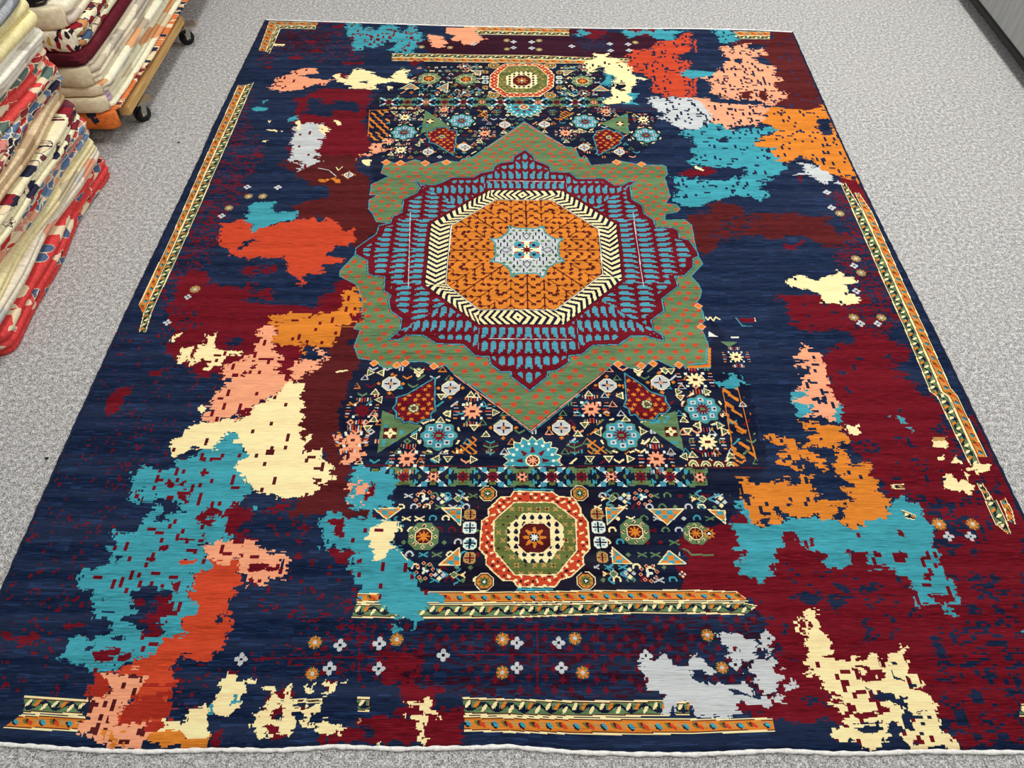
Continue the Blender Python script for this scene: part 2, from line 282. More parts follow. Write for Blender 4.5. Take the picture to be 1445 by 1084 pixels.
['f','leaf',[[359,2779],[462,2870],[460,2890],[478,2917],[459,2957],[440,2957],[411,2981],[380,2964],[364,2962],[358,2930],[346,2917],[351,2883]],'O',30],
['l','K',[[359,2779],[462,2870],[460,2890],[478,2917],[459,2957],[440,2957],[411,2981],[380,2964],[364,2962],[358,2930],[346,2917],[351,2883]],11,1],
['l','B',[[359,2779],[462,2870],[460,2890],[478,2917],[459,2957],[440,2957],[411,2981],[380,2964],[364,2962],[358,2930],[346,2917],[351,2883]],5,1],
['m','rosette',[413,2913],17,'s'],
['m','rosette',[-464,2951],60,''],
['m','rosette',[-221,3041],60,''],
['m','rosette',[319,3034],62,''],
['m','rosette',[574,2930],60,''],
['m','rosette',[-216,1341],59,''],
['m','rosette',[324,1342],61,''],
['m','rosette',[579,1441],59,''],
['m','sun',[-455,1434],57,'R'],
['m','silver',[-351,2805],34,''],
['m','silver',[-205,2844],34,''],
['m','silver',[-198,2837],35,''],
['m','silver',[-32,3013],36,''],
['m','silver',[141,3013],36,''],
['m','silver',[303,2837],35,''],
['m','silver',[449,2805],34,''],
['m','silver',[-378,1541],42,''],
['m','silver',[-191,1525],42,''],
['m','silver',[-26,1370],42,''],
['m','silver',[147,1370],41,''],
['m','silver',[465,1547],44,''],
['m','silver',[298,1535],41,''],
['m','sun',[-470,3069],54,'C'],
['m','sun',[-466,2818],51,'C'],
['m','sun',[-303,3131],47,'S'],
['m','sun',[-118,2944],53,'S'],
['m','sun',[230,2944],53,'S'],
['m','sun',[418,3120],47,'S'],
['m','sun',[576,3055],51,'C'],
['m','sun',[-120,1432],65,'S'],
['m','sun',[-470,1330],56,'S'],
['m','sun',[240,1441],62,'S'],
['m','sun',[575,1557],64,'C'],
['m','sun',[575,1319],60,'C'],
['m','sun',[-303,1258],59,'S'],
['m','sun',[417,1258],59,'S'],
['m','sun',[721,1653],50,'C'],
['m','tu',[-127,1500],18,'G'],
['m','tu',[-215,1401],17,'G'],
['m','td',[-113,1369],17,''],
['m','td',[-431,1367],17,''],
['m','tl',[-197,1423],17,''],
['m','tl',[-291,1338],16,''],
['m','tl',[-410,1477],17,''],
['m','tr',[-48,1428],17,''],
['m','tu',[-77,1348],16,''],
['m','tu',[-423,1509],17,''],
['m','td',[-218,1489],17,''],
['m','tr',[-445,1586],18,'G'],
['m','tl',[-416,1586],18,'G'],
['m','tu',[-415,1404],17,''],
['m','tu',[237,1503],17,'G'],
['m','tu',[342,1405],17,'G'],
['m','tu',[420,1327],16,'G'],
['m','td',[217,1379],17,''],
['m','td',[523,1356],17,''],
['m','td',[486,1593],18,''],
['m','td',[503,1593],18,''],
['m','tl',[253,1352],17,''],
['m','tl',[331,1494],17,''],
['m','tl',[552,1379],17,''],
['m','tr',[391,1356],17,''],
['m','tr',[623,1379],17,''],
['m','tr',[517,1509],17,''],
['m','tu',[195,1350],17,''],
['m','tu',[516,1402],17,''],
['m','td',[518,1484],17,'O'],
['m','tr',[606,1509],18,''],
['m','td',[-185,1256],17,''],
['m','td',[279,1256],17,''],
['m','tl',[-221,1258],17,'G'],
['m','tr',[-110,1256],17,''],
['m','tr',[343,1258],17,''],
['m','td',[225,1256],17,''],
['m','td',[522,1357],18,'G'],
['m','tr',[634,1357],18,''],
['m','tu',[524,1275],17,'G'],
['m','tu',[633,1272],17,'G'],
['m','tl',[496,1267],17,'G'],
['m','td',[-521,3105],18,''],
['m','td',[-404,3120],17,''],
['m','tl',[-427,3105],17,'G'],
['m','tl',[-399,2857],16,'G'],
['m','tu',[-505,2792],17,''],
['m','tu',[-386,2883],16,''],
['m','tu',[-35,2957],17,'G'],
['m','tu',[140,2957],16,'G'],
['m','td',[-95,3141],17,''],
['m','td',[258,3134],18,''],
['m','tr',[30,3091],17,''],
['m','tr',[311,2957],16,''],
['m','tl',[108,3091],17,''],
['m','tl',[280,2957],17,''],
['m','tu',[231,2883],17,''],
['m','tu',[-136,2883],17,''],
['m','ytree',[-295,1580],29,''],
['m','ytree',[400,1586],30,''],
['m','half',[60,1253],88,''],
['m','halfdown',[54,3155],91,''],
['m','tree',[-63,1294],28,''],
['m','tree',[182,1294],28,''],
['m','tree',[-67,3105],26,''],
['m','tree',[179,3105],26,''],
['f','lattice',[[-106,1348],[-102,1275],[-184,1277]],'O',22],
['f','lattice',[[222,1348],[294,1275],[219,1275]],'O',22],
['f','lattice',[[-158,3134],[-105,3034],[-107,3120]],'O',22],
['f','lattice',[[207,3034],[215,3127],[281,3105]],'O',22],
['f','flame',[[655,1522],[701,1522],[704,1263],[708,1236],[635,1233]],'O',40],
['f','flame',[[-632,3120],[-539,3134],[-529,2883],[-613,2897]],'O',34],
['l','O',[[700,1531],[703,1453],[704,1260]],3,0],
['l','O',[[654,1522],[642,1257]],3,0],
['l','O',[[-539,3134],[-633,3127],[-616,2924]],3,0],
['p','X',[[5,1150],[113,1147],[130,1132],[171,1129],[188,1095],[188,1082],[205,1053],[206,971],[186,948],[188,925],[153,892],[124,883],[111,864],[15,864],[3,881],[-23,882],[-67,925],[-69,950],[-86,971],[-82,1055],[-63,1070],[-66,1090],[-32,1130],[-4,1132]],0,'',0],
['f','redring',[[5,1150],[113,1147],[130,1132],[171,1129],[188,1095],[188,1082],[205,1053],[206,971],[186,948],[188,925],[153,892],[124,883],[111,864],[15,864],[3,881],[-23,882],[-67,925],[-69,950],[-86,971],[-82,1055],[-63,1070],[-66,1090],[-32,1130],[-4,1132]],'C',26],
['l','C',[[5,1150],[113,1147],[130,1132],[171,1129],[188,1095],[188,1082],[205,1053],[206,971],[186,948],[188,925],[153,892],[124,883],[111,864],[15,864],[3,881],[-23,882],[-67,925],[-69,950],[-86,971],[-82,1055],[-63,1070],[-66,1090],[-32,1130],[-4,1132]],4.4,1],
['p','L',[[7,1114],[114,1114],[174,1060],[171,966],[116,897],[7,897],[-47,966],[-50,1055]],0,'',0],
['f','sprig',[[7,1114],[114,1114],[174,1060],[171,966],[116,897],[7,897],[-47,966],[-50,1055]],'D',24],
['l','C',[[7,1114],[114,1114],[174,1060],[171,966],[116,897],[7,897],[-47,966],[-50,1055]],4,1],
['p','C',[[31,1080],[100,1080],[139,1041],[138,984],[97,932],[34,930],[-12,980],[-12,1039]],0,'',0],
['f','teeth',[[31,1080],[100,1080],[139,1041],[138,984],[97,932],[34,930],[-12,980],[-12,1039]],'K',20],
['p','M',[[37,1048],[88,1048],[105,1029],[104,980],[81,959],[36,959],[16,980],[20,1029]],0,'',0],
['l','C',[[37,1048],[88,1048],[105,1029],[104,980],[81,959],[36,959],[16,980],[20,1029]],3,1],
['m','star8',[60,1005],33,'O'],
['p','X',[[-35,3540],[134,3540],[159,3523],[198,3435],[191,3331],[127,3246],[-33,3241],[-103,3331],[-101,3435],[-56,3518]],0,'',0],
['f','redring',[[-35,3540],[134,3540],[159,3523],[198,3435],[191,3331],[127,3246],[-33,3241],[-103,3331],[-101,3435],[-56,3518]],'C',26],
['l','C',[[-35,3540],[134,3540],[159,3523],[198,3435],[191,3331],[127,3246],[-33,3241],[-103,3331],[-101,3435],[-56,3518]],4.4,1],
['p','L',[[-18,3523],[117,3523],[169,3427],[162,3331],[112,3277],[-25,3277],[-66,3331],[-63,3443]],0,'',0],
['f','sprig',[[-18,3523],[117,3523],[169,3427],[162,3331],[112,3277],[-25,3277],[-66,3331],[-63,3443]],'D',24],
['l','C',[[-18,3523],[117,3523],[169,3427],[162,3331],[112,3277],[-25,3277],[-66,3331],[-63,3443]],4,1],
['p','C',[[20,3468],[83,3468],[122,3427],[118,3355],[80,3315],[7,3315],[-27,3355],[-26,3427]],0,'',0],
['f','teeth',[[20,3468],[83,3468],[122,3427],[118,3355],[80,3315],[7,3315],[-27,3355],[-26,3427]],'K',20],
['p','M',[[28,3435],[65,3435],[90,3403],[89,3363],[64,3339],[24,3339],[3,3363],[3,3403]],0,'',0],
['l','C',[[28,3435],[65,3435],[90,3403],[89,3363],[64,3339],[24,3339],[3,3363],[3,3403]],3,1],
['m','star8',[46,3387],28,'O'],
['m','roundel',[-68,1142],25,''],
['m','roundel',[189,1143],25,''],
['m','roundel',[-71,878],25,''],
['m','roundel',[190,880],25,''],
['m','roundel',[-87,3526],27,''],
['m','roundel',[183,3526],27,''],
['m','roundel',[-83,3254],26,''],
['m','roundel',[174,3254],26,''],
['m','sqflower',[-114,1034],20,'W'],
['m','sqflower',[-112,987],19,'W'],
['m','sqflower',[233,1036],20,'W'],
['m','sqflower',[236,990],19,'W'],
['m','sqflower',[-114,1075],17,'D'],
['m','sqflower',[-111,945],17,'D'],
['m','sqflower',[232,1076],18,'D'],
['m','sqflower',[238,946],16,'D'],
['m','sqflower',[-125,3411],17,'W'],
['m','sqflower',[-124,3371],16,'W'],
['m','sqflower',[221,3411],16,'W'],
['m','sqflower',[219,3371],16,'W'],
['m','sqflower',[-126,3463],15,'D'],
['m','sqflower',[-123,3323],15,'D'],
['m','sqflower',[223,3460],15,'D'],
['m','sqflower',[217,3320],15,'D'],
['f','check',[[-193,1095],[-140,1095],[-139,1041]],'',17],
['l','C',[[-193,1095],[-140,1095],[-139,1041]],4,1],
['f','check',[[-190,925],[-139,975],[-136,925]],'',17],
['l','C',[[-190,925],[-139,975],[-136,925]],4,1],
['f','check',[[258,1096],[309,1096],[258,1043]],'',17],
['l','C',[[258,1096],[309,1096],[258,1043]],4,1],
['f','check',[[265,975],[314,928],[263,928]],'',17],
['l','C',[[265,975],[314,928],[263,928]],4,1],
['f','check',[[-381,1095],[-301,1095],[-341,1060]],'',17],
['l','C',[[-381,1095],[-301,1095],[-341,1060]],4,1],
['f','check',[[-356,930],[-302,971],[-266,930]],'',17],
['l','C',[[-356,930],[-302,971],[-266,930]],4,1],
['f','check',[[374,1092],[471,1092],[421,1043]],'',17],
['l','C',[[374,1092],[471,1092],[421,1043]],4,1],
['f','check',[[382,928],[415,966],[455,928]],'',17],
['l','C',[[382,928],[415,966],[455,928]],4,1],
['f','check',[[539,1090],[584,1087],[579,1046]],'',17],
['l','C',[[539,1090],[584,1087],[579,1046]],4,1],
['f','check',[[-513,3315],[-472,3363],[-427,3315]],'',17],
['l','C',[[-513,3315],[-472,3363],[-427,3315]],4,1],
['f','check',[[-346,3315],[-296,3363],[-296,3284]],'',17],
['l','C',[[-346,3315],[-296,3363],[-296,3284]],4,1],
['f','check',[[367,3292],[407,3339],[444,3292]],'',17],
['l','C',[[367,3292],[407,3339],[444,3292]],4,1],
['f','check',[[-193,3476],[-147,3476],[-150,3427]],'',17],
['l','C',[[-193,3476],[-147,3476],[-150,3427]],4,1],
['f','check',[[242,3476],[292,3476],[248,3427]],'',17],
['l','C',[[242,3476],[292,3476],[248,3427]],4,1],
['m','greenoct',[-237,1008],42,''],
['m','greenoct',[330,1022],40,''],
['m','greenoct',[-389,3403],51,''],
['m','greenoct',[-215,3395],49,''],
['m','greenoct',[328,3379],49,''],
['m','greenoct',[494,1017],33,''],
['m','fish',[-147,1125],32,'l'],
['m','fish',[275,1126],33,'r'],
['m','fish',[-147,897],30,'l'],
['m','fish',[260,899],31,'r'],
['m','fish',[525,1124],33,'r'],
['m','fish',[-174,3513],31,'l'],
['m','fish',[-154,3277],29,'l'],
['m','fish',[259,3501],31,'r'],
['m','fish',[249,3269],29,'r'],
['m','ringsq',[-243,1125],33,''],
['m','ringsq',[-227,908],30,''],
['m','ringsq',[363,1130],32,''],
['m','ringsq',[354,901],30,''],
['m','ringsq',[344,3510],34,''],
['m','ringsq',[329,3269],33,''],
['m','ringsq',[-228,3518],33,''],
['m','ringsq',[-219,3277],32,''],
['m','four',[-193,1125],21,''],
['m','four',[-188,897],20,''],
['m','four',[312,1126],21,''],
['m','four',[305,901],20,''],
['m','four',[578,1114],22,''],
['l','T',[[7,1156],[115,1155]],7,0],
['l','T',[[15,858],[103,857]],7,0],
['l','T',[[-1,3231],[87,3231]],5,0],
['p','G',[[53,3037],[225,2843],[266,2832],[280,2765],[310,2760],[324,2710],[412,2720],[431,2745],[527,2710],[617,2710],[630,2700],[629,2646],[615,2627],[621,2501],[596,2456],[638,2449],[649,2420],[633,2400],[588,2389],[580,2352],[656,2355],[678,2321],[675,2250],[673,2151],[686,2104],[633,2037],[652,2000],[659,1964],[648,1928],[627,1898],[645,1876],[646,1816],[617,1783],[632,1766],[641,1708],[632,1665],[631,1606],[548,1608],[550,1626],[513,1609],[471,1638],[442,1639],[422,1609],[377,1606],[330,1633],[297,1593],[269,1569],[239,1534],[207,1503],[132,1423],[57,1353],[-5,1412],[-95,1509],[-125,1534],[-182,1581],[-213,1620],[-235,1606],[-278,1632],[-330,1633],[-357,1606],[-407,1606],[-451,1639],[-493,1647],[-514,1701],[-503,1773],[-525,1779],[-507,1846],[-516,1921],[-534,1968],[-547,1996],[-610,2037],[-612,2068],[-586,2120],[-531,2230],[-460,2334],[-514,2342],[-533,2389],[-553,2420],[-558,2478],[-528,2510],[-559,2510],[-561,2579],[-497,2634],[-531,2656],[-522,2743],[-461,2715],[-400,2750],[-339,2715],[-276,2743],[-217,2731],[-205,2755],[-166,2765],[-103,2845]],0,'',0],
['f','leaf',[[53,3037],[225,2843],[266,2832],[280,2765],[310,2760],[324,2710],[412,2720],[431,2745],[527,2710],[617,2710],[630,2700],[629,2646],[615,2627],[621,2501],[596,2456],[638,2449],[649,2420],[633,2400],[588,2389],[580,2352],[656,2355],[678,2321],[675,2250],[673,2151],[686,2104],[633,2037],[652,2000],[659,1964],[648,1928],[627,1898],[645,1876],[646,1816],[617,1783],[632,1766],[641,1708],[632,1665],[631,1606],[548,1608],[550,1626],[513,1609],[471,1638],[442,1639],[422,1609],[377,1606],[330,1633],[297,1593],[269,1569],[239,1534],[207,1503],[132,1423],[57,1353],[-5,1412],[-95,1509],[-125,1534],[-182,1581],[-213,1620],[-235,1606],[-278,1632],[-330,1633],[-357,1606],[-407,1606],[-451,1639],[-493,1647],[-514,1701],[-503,1773],[-525,1779],[-507,1846],[-516,1921],[-534,1968],[-547,1996],[-610,2037],[-612,2068],[-586,2120],[-531,2230],[-460,2334],[-514,2342],[-533,2389],[-553,2420],[-558,2478],[-528,2510],[-559,2510],[-561,2579],[-497,2634],[-531,2656],[-522,2743],[-461,2715],[-400,2750],[-339,2715],[-276,2743],[-217,2731],[-205,2755],[-166,2765],[-103,2845]],'X',44],
['l','B',[[53,3037],[225,2843],[266,2832],[280,2765],[310,2760],[324,2710],[412,2720],[431,2745],[527,2710],[617,2710],[630,2700],[629,2646],[615,2627],[621,2501],[596,2456],[638,2449],[649,2420],[633,2400],[588,2389],[580,2352],[656,2355],[678,2321],[675,2250],[673,2151],[686,2104],[633,2037],[652,2000],[659,1964],[648,1928],[627,1898],[645,1876],[646,1816],[617,1783],[632,1766],[641,1708],[632,1665],[631,1606],[548,1608],[550,1626],[513,1609],[471,1638],[442,1639],[422,1609],[377,1606],[330,1633],[297,1593],[269,1569],[239,1534],[207,1503],[132,1423],[57,1353],[-5,1412],[-95,1509],[-125,1534],[-182,1581],[-213,1620],[-235,1606],[-278,1632],[-330,1633],[-357,1606],[-407,1606],[-451,1639],[-493,1647],[-514,1701],[-503,1773],[-525,1779],[-507,1846],[-516,1921],[-534,1968],[-547,1996],[-610,2037],[-612,2068],[-586,2120],[-531,2230],[-460,2334],[-514,2342],[-533,2389],[-553,2420],[-558,2478],[-528,2510],[-559,2510],[-561,2579],[-497,2634],[-531,2656],[-522,2743],[-461,2715],[-400,2750],[-339,2715],[-276,2743],[-217,2731],[-205,2755],[-166,2765],[-103,2845]],3.7,1],
['l','K',[[57,1359],[-182,1578]],9,0],
['l','S',[[57,1359],[-182,1578]],4,0],
['l','K',[[57,1359],[297,1593]],9,0],
['l','S',[[57,1359],[297,1593]],4,0],
['l','K',[[53,3022],[-103,2838]],9,0],
['l','S',[[53,3022],[-103,2838]],4,0],
['l','K',[[53,3022],[225,2838]],9,0],
['l','S',[[53,3022],[225,2838]],4,0],
['m','arrowtip',[-440,1626],16,'O'],
['m','arrowtip',[-367,1617],16,'O'],
['m','arrowtip',[-341,1626],16,'O'],
['m','arrowtip',[-249,1614],16,'O'],
['m','arrowtip',[338,1623],16,'O'],
['m','arrowtip',[412,1617],16,'O'],
['m','arrowtip',[451,1626],16,'O'],
['m','arrowtip',[532,1620],16,'O'],
['m','arrowtip',[-518,2730],21,'O'],
['m','arrowtip',[-459,2725],21,'O'],
['m','arrowtip',[-357,2725],21,'O'],
['m','arrowtip',[-270,2730],21,'O'],
['m','arrowtip',[430,2730],21,'O'],
['m','arrowtip',[531,2715],20,'O'],
['m','arrowtip',[635,1887],16,'O'],
['m','arrowtip',[631,1789],17,'O'],
['l','O',[[641,1690],[628,1614],[562,1611]],12,0],
['l','T',[[632,1690],[619,1626],[564,1623]],6,0],
['p','R',[[54,2822],[87,2776],[96,2743],[115,2731],[153,2705],[159,2666],[234,2661],[264,2617],[372,2617],[410,2570],[439,2570],[470,2598],[495,2596],[470,2565],[468,2483],[504,2444],[504,2395],[539,2352],[540,2310],[606,2305],[620,2292],[622,2246],[655,2234],[675,2170],[676,2144],[655,2131],[648,2085],[610,2040],[576,2037],[580,1985],[515,1921],[516,1863],[467,1819],[468,1776],[496,1750],[498,1725],[482,1729],[438,1747],[392,1747],[350,1708],[264,1704],[224,1663],[184,1659],[180,1626],[143,1596],[113,1590],[110,1567],[55,1512],[-1,1567],[-3,1590],[-35,1590],[-68,1623],[-74,1656],[-118,1659],[-159,1708],[-247,1712],[-293,1750],[-347,1750],[-371,1729],[-405,1732],[-382,1761],[-371,1779],[-370,1826],[-411,1863],[-424,1913],[-418,1940],[-445,1964],[-450,2037],[-493,2040],[-512,2052],[-521,2120],[-570,2155],[-572,2188],[-506,2269],[-501,2319],[-460,2334],[-456,2372],[-422,2400],[-424,2483],[-375,2524],[-365,2556],[-394,2608],[-354,2576],[-310,2576],[-279,2591],[-244,2625],[-158,2623],[-125,2656],[-77,2671],[-71,2705],[-45,2726],[3,2737],[6,2770]],0,'',0],
['lobes',[[54,2822],[87,2776],[96,2743],[115,2731],[153,2705],[159,2666],[234,2661],[264,2617],[372,2617],[410,2570],[439,2570],[470,2598],[495,2596],[470,2565],[468,2483],[504,2444],[504,2395],[539,2352],[540,2310],[606,2305],[620,2292],[622,2246],[655,2234],[675,2170],[676,2144],[655,2131],[648,2085],[610,2040],[576,2037],[580,1985],[515,1921],[516,1863],[467,1819],[468,1776],[496,1750],[498,1725],[482,1729],[438,1747],[392,1747],[350,1708],[264,1704],[224,1663],[184,1659],[180,1626],[143,1596],[113,1590],[110,1567],[55,1512],[-1,1567],[-3,1590],[-35,1590],[-68,1623],[-74,1656],[-118,1659],[-159,1708],[-247,1712],[-293,1750],[-347,1750],[-371,1729],[-405,1732],[-382,1761],[-371,1779],[-370,1826],[-411,1863],[-424,1913],[-418,1940],[-445,1964],[-450,2037],[-493,2040],[-512,2052],[-521,2120],[-570,2155],[-572,2188],[-506,2269],[-501,2319],[-460,2334],[-456,2372],[-422,2400],[-424,2483],[-375,2524],[-365,2556],[-394,2608],[-354,2576],[-310,2576],[-279,2591],[-244,2625],[-158,2623],[-125,2656],[-77,2671],[-71,2705],[-45,2726],[3,2737],[6,2770]],[[-87,2544],[200,2539],[397,2329],[390,2018],[174,1797],[-111,1797],[-308,1993],[-309,2334]],[54,2179],[[-394,2608],[495,2596],[498,1728],[-405,1731]]],
['l','K',[[54,2822],[87,2776],[96,2743],[115,2731],[153,2705],[159,2666],[234,2661],[264,2617],[372,2617],[410,2570],[439,2570],[470,2598],[495,2596],[470,2565],[468,2483],[504,2444],[504,2395],[539,2352],[540,2310],[606,2305],[620,2292],[622,2246],[655,2234],[675,2170],[676,2144],[655,2131],[648,2085],[610,2040],[576,2037],[580,1985],[515,1921],[516,1863],[467,1819],[468,1776],[496,1750],[498,1725],[482,1729],[438,1747],[392,1747],[350,1708],[264,1704],[224,1663],[184,1659],[180,1626],[143,1596],[113,1590],[110,1567],[55,1512],[-1,1567],[-3,1590],[-35,1590],[-68,1623],[-74,1656],[-118,1659],[-159,1708],[-247,1712],[-293,1750],[-347,1750],[-371,1729],[-405,1732],[-382,1761],[-371,1779],[-370,1826],[-411,1863],[-424,1913],[-418,1940],[-445,1964],[-450,2037],[-493,2040],[-512,2052],[-521,2120],[-570,2155],[-572,2188],[-506,2269],[-501,2319],[-460,2334],[-456,2372],[-422,2400],[-424,2483],[-375,2524],[-365,2556],[-394,2608],[-354,2576],[-310,2576],[-279,2591],[-244,2625],[-158,2623],[-125,2656],[-77,2671],[-71,2705],[-45,2726],[3,2737],[6,2770]],9,1],
['l','B',[[54,2822],[87,2776],[96,2743],[115,2731],[153,2705],[159,2666],[234,2661],[264,2617],[372,2617],[410,2570],[439,2570],[470,2598],[495,2596],[470,2565],[468,2483],[504,2444],[504,2395],[539,2352],[540,2310],[606,2305],[620,2292],[622,2246],[655,2234],[675,2170],[676,2144],[655,2131],[648,2085],[610,2040],[576,2037],[580,1985],[515,1921],[516,1863],[467,1819],[468,1776],[496,1750],[498,1725],[482,1729],[438,1747],[392,1747],[350,1708],[264,1704],[224,1663],[184,1659],[180,1626],[143,1596],[113,1590],[110,1567],[55,1512],[-1,1567],[-3,1590],[-35,1590],[-68,1623],[-74,1656],[-118,1659],[-159,1708],[-247,1712],[-293,1750],[-347,1750],[-371,1729],[-405,1732],[-382,1761],[-371,1779],[-370,1826],[-411,1863],[-424,1913],[-418,1940],[-445,1964],[-450,2037],[-493,2040],[-512,2052],[-521,2120],[-570,2155],[-572,2188],[-506,2269],[-501,2319],[-460,2334],[-456,2372],[-422,2400],[-424,2483],[-375,2524],[-365,2556],[-394,2608],[-354,2576],[-310,2576],[-279,2591],[-244,2625],[-158,2623],[-125,2656],[-77,2671],[-71,2705],[-45,2726],[3,2737],[6,2770]],5,1],
['l','V',[[-390,2398],[-362,1982]],2,0],
['l','V',[[464,2398],[459,1982]],2,0],
['l','V',[[-92,2603],[209,2598]],2,0],
['l','V',[[-76,1734],[194,1731]],2,0],
['zebra',[[-87,2544],[200,2539],[155,2478],[-65,2478]],0],
['zebra',[[200,2539],[397,2329],[326,2300],[155,2478]],1],
['zebra',[[397,2329],[390,2018],[322,2048],[326,2300]],2],
['zebra',[[390,2018],[174,1797],[148,1868],[322,2048]],3],
['zebra',[[174,1797],[-111,1797],[-112,1868],[148,1868]],4],
['zebra',[[-111,1797],[-308,1993],[-232,1996],[-112,1868]],5],
['zebra',[[-308,1993],[-309,2334],[-229,2321],[-232,1996]],6],
['zebra',[[-309,2334],[-87,2544],[-65,2478],[-229,2321]],7],
['l','M',[[-87,2544],[200,2539],[397,2329],[390,2018],[174,1797],[-111,1797],[-308,1993],[-309,2334]],4,1],
['p','O',[[-65,2478],[155,2478],[326,2300],[322,2048],[148,1868],[-112,1868],[-232,1996],[-229,2321]],0,'',0],
['arbor',[[-65,2478],[155,2478],[326,2300],[322,2048],[148,1868],[-112,1868],[-232,1996],[-229,2321]],[54,2179]],
['l','K',[[-65,2478],[155,2478],[326,2300],[322,2048],[148,1868],[-112,1868],[-232,1996],[-229,2321]],8,1],
['l','W',[[-65,2478],[155,2478],[326,2300],[322,2048],[148,1868],[-112,1868],[-232,1996],[-229,2321]],4,1],
['p','V',[[-9,2316],[17,2302],[55,2300],[92,2302],[118,2316],[123,2275],[154,2244],[189,2242],[172,2218],[168,2178],[171,2143],[189,2118],[159,2108],[128,2082],[111,2031],[89,2052],[54,2053],[21,2052],[0,2033],[-9,2078],[-39,2108],[-78,2118],[-58,2143],[-61,2178],[-63,2218],[-79,2242],[-46,2244],[-17,2275]],0,'',0],
['heart',[[-9,2316],[17,2302],[55,2300],[92,2302],[118,2316],[123,2275],[154,2244],[189,2242],[172,2218],[168,2178],[171,2143],[189,2118],[159,2108],[128,2082],[111,2031],[89,2052],[54,2053],[21,2052],[0,2033],[-9,2078],[-39,2108],[-78,2118],[-58,2143],[-61,2178],[-63,2218],[-79,2242],[-46,2244],[-17,2275]],[54,2179],[172,2178]],
['l','G',[[-9,2316],[17,2302],[55,2300],[92,2302],[118,2316],[123,2275],[154,2244],[189,2242],[172,2218],[168,2178],[171,2143],[189,2118],[159,2108],[128,2082],[111,2031],[89,2052],[54,2053],[21,2052],[0,2033],[-9,2078],[-39,2108],[-78,2118],[-58,2143],[-61,2178],[-63,2218],[-79,2242],[-46,2244],[-17,2275]],9,1],
['l','T',[[-9,2316],[17,2302],[55,2300],[92,2302],[118,2316],[123,2275],[154,2244],[189,2242],[172,2218],[168,2178],[171,2143],[189,2118],[159,2108],[128,2082],[111,2031],[89,2052],[54,2053],[21,2052],[0,2033],[-9,2078],[-39,2108],[-78,2118],[-58,2143],[-61,2178],[-63,2218],[-79,2242],[-46,2244],[-17,2275]],6,1],
['b','orange',[[-1267,3344],[-1270,2776],[-1267,2267],[-1275,1894]],[[-1231,3344],[-1241,2776],[-1243,2267],[-1242,1842]]],
['b','green',[[-1231,3344],[-1241,2776],[-1243,2267],[-1247,1859],[-1234,1763]],[[-1201,3370],[-1205,2776],[-1209,2267],[-1219,1859],[-1211,1763]]],
['b','orange',[[-1251,3971],[-1241,3673]],[[-1209,3951],[-1206,3664]]],
['b','green',[[-1203,3922],[-1206,3664]],[[-1178,3922],[-1182,3638]]],
['b','orange',[[-1252,3977],[-996,3965]],[[-1217,3938],[-999,3932]]],
['b','green',[[-1205,3932],[-1003,3928]],[[-1187,3899],[-997,3894]]],
['b','orange',[[-245,3922],[291,3894]],[[-243,3880],[289,3858]]],
['b','green',[[-243,3880],[289,3858]],[[-241,3841],[287,3824]]],
['b','orange',[[1121,3869],[1305,3864]],[[1115,3827],[1297,3822]]],
['b','green',[[1115,3827],[1297,3822]],[[1112,3791],[1289,3787]]],
['b','green',[[-586,3641],[-285,3634],[145,3620],[571,3591]],[[-582,3603],[-283,3598],[144,3582],[569,3569]]],
['b','orange',[[-582,3603],[-283,3598],[144,3582],[569,3569]],[[-579,3569],[-281,3560],[143,3548],[566,3540]]],
['b','green',[[1313,2589],[1310,2398],[1305,2055],[1304,1793],[1293,1509],[1308,1489],[1314,1235]],[[1333,2589],[1350,2398],[1345,2055],[1340,1793],[1330,1509],[1345,1489],[1344,1240]]],
['b','orange',[[1351,2524],[1350,2398],[1345,2055],[1340,1793],[1330,1509],[1345,1489],[1345,1265]],[[1368,2524],[1383,2398],[1375,2055],[1371,1793],[1364,1523],[1374,1489],[1374,1265]]],
['b','green',[[1310,1176],[1312,1119]],[[1326,1175],[1335,1122]]],
['b','green',[[1310,1117],[1308,1040]],[[1344,1121],[1344,1056]]],
['b','green',[[1312,1044],[1331,1013]],[[1344,1056],[1339,1013]]],
['b','orange',[[1350,1117],[1352,1090],[1347,1056]],[[1370,1127],[1374,1090],[1364,1045]]],
['b','green',[[1065,1171],[1104,1174]],[[1063,1158],[1100,1155]]],
['b','orange',[[-387,851],[-221,851],[68,852],[303,855],[465,856],[573,852],[581,845]],[[-390,820],[-219,819],[67,821],[300,824],[461,825],[597,825],[599,825]]],
['b','green',[[-392,818],[-219,818],[67,818],[299,822],[460,823],[585,822],[619,813]],[[-399,781],[-216,780],[-40,781],[66,784],[296,792],[456,792],[579,789],[643,789]]],
['b','green',[[-116,589],[-37,586],[128,582],[292,582],[366,584]],[[-108,550],[-37,547],[126,545],[288,546],[361,547]]],
['b','orange',[[-110,548],[-37,546],[126,544],[288,543],[418,541],[596,543]],[[-108,514],[-36,512],[124,508],[284,506],[445,509],[595,514]]],
['b','green',[[-1137,593],[-1082,589],[-985,583]],[[-1123,553],[-1068,552],[-988,549]]],
['b','orange',[[-1128,550],[-1068,551],[-979,546]],[[-1156,521],[-1054,516],[-957,514]]],
['b','green',[[-553,586],[-441,586]],[[-551,577],[-439,576]]],
['b','green',[[-361,590],[-331,589]],[[-355,557],[-329,557]]],
['b','green',[[1068,1092],[1103,1073]],[[1073,1065],[1097,1061]]],
['p','D',[[-351,542],[-340,542],[-338,532],[-350,532]],0.4,'',0],
['b','green',[[1179,575],[1189,575]],[[1162,545],[1176,545]]],
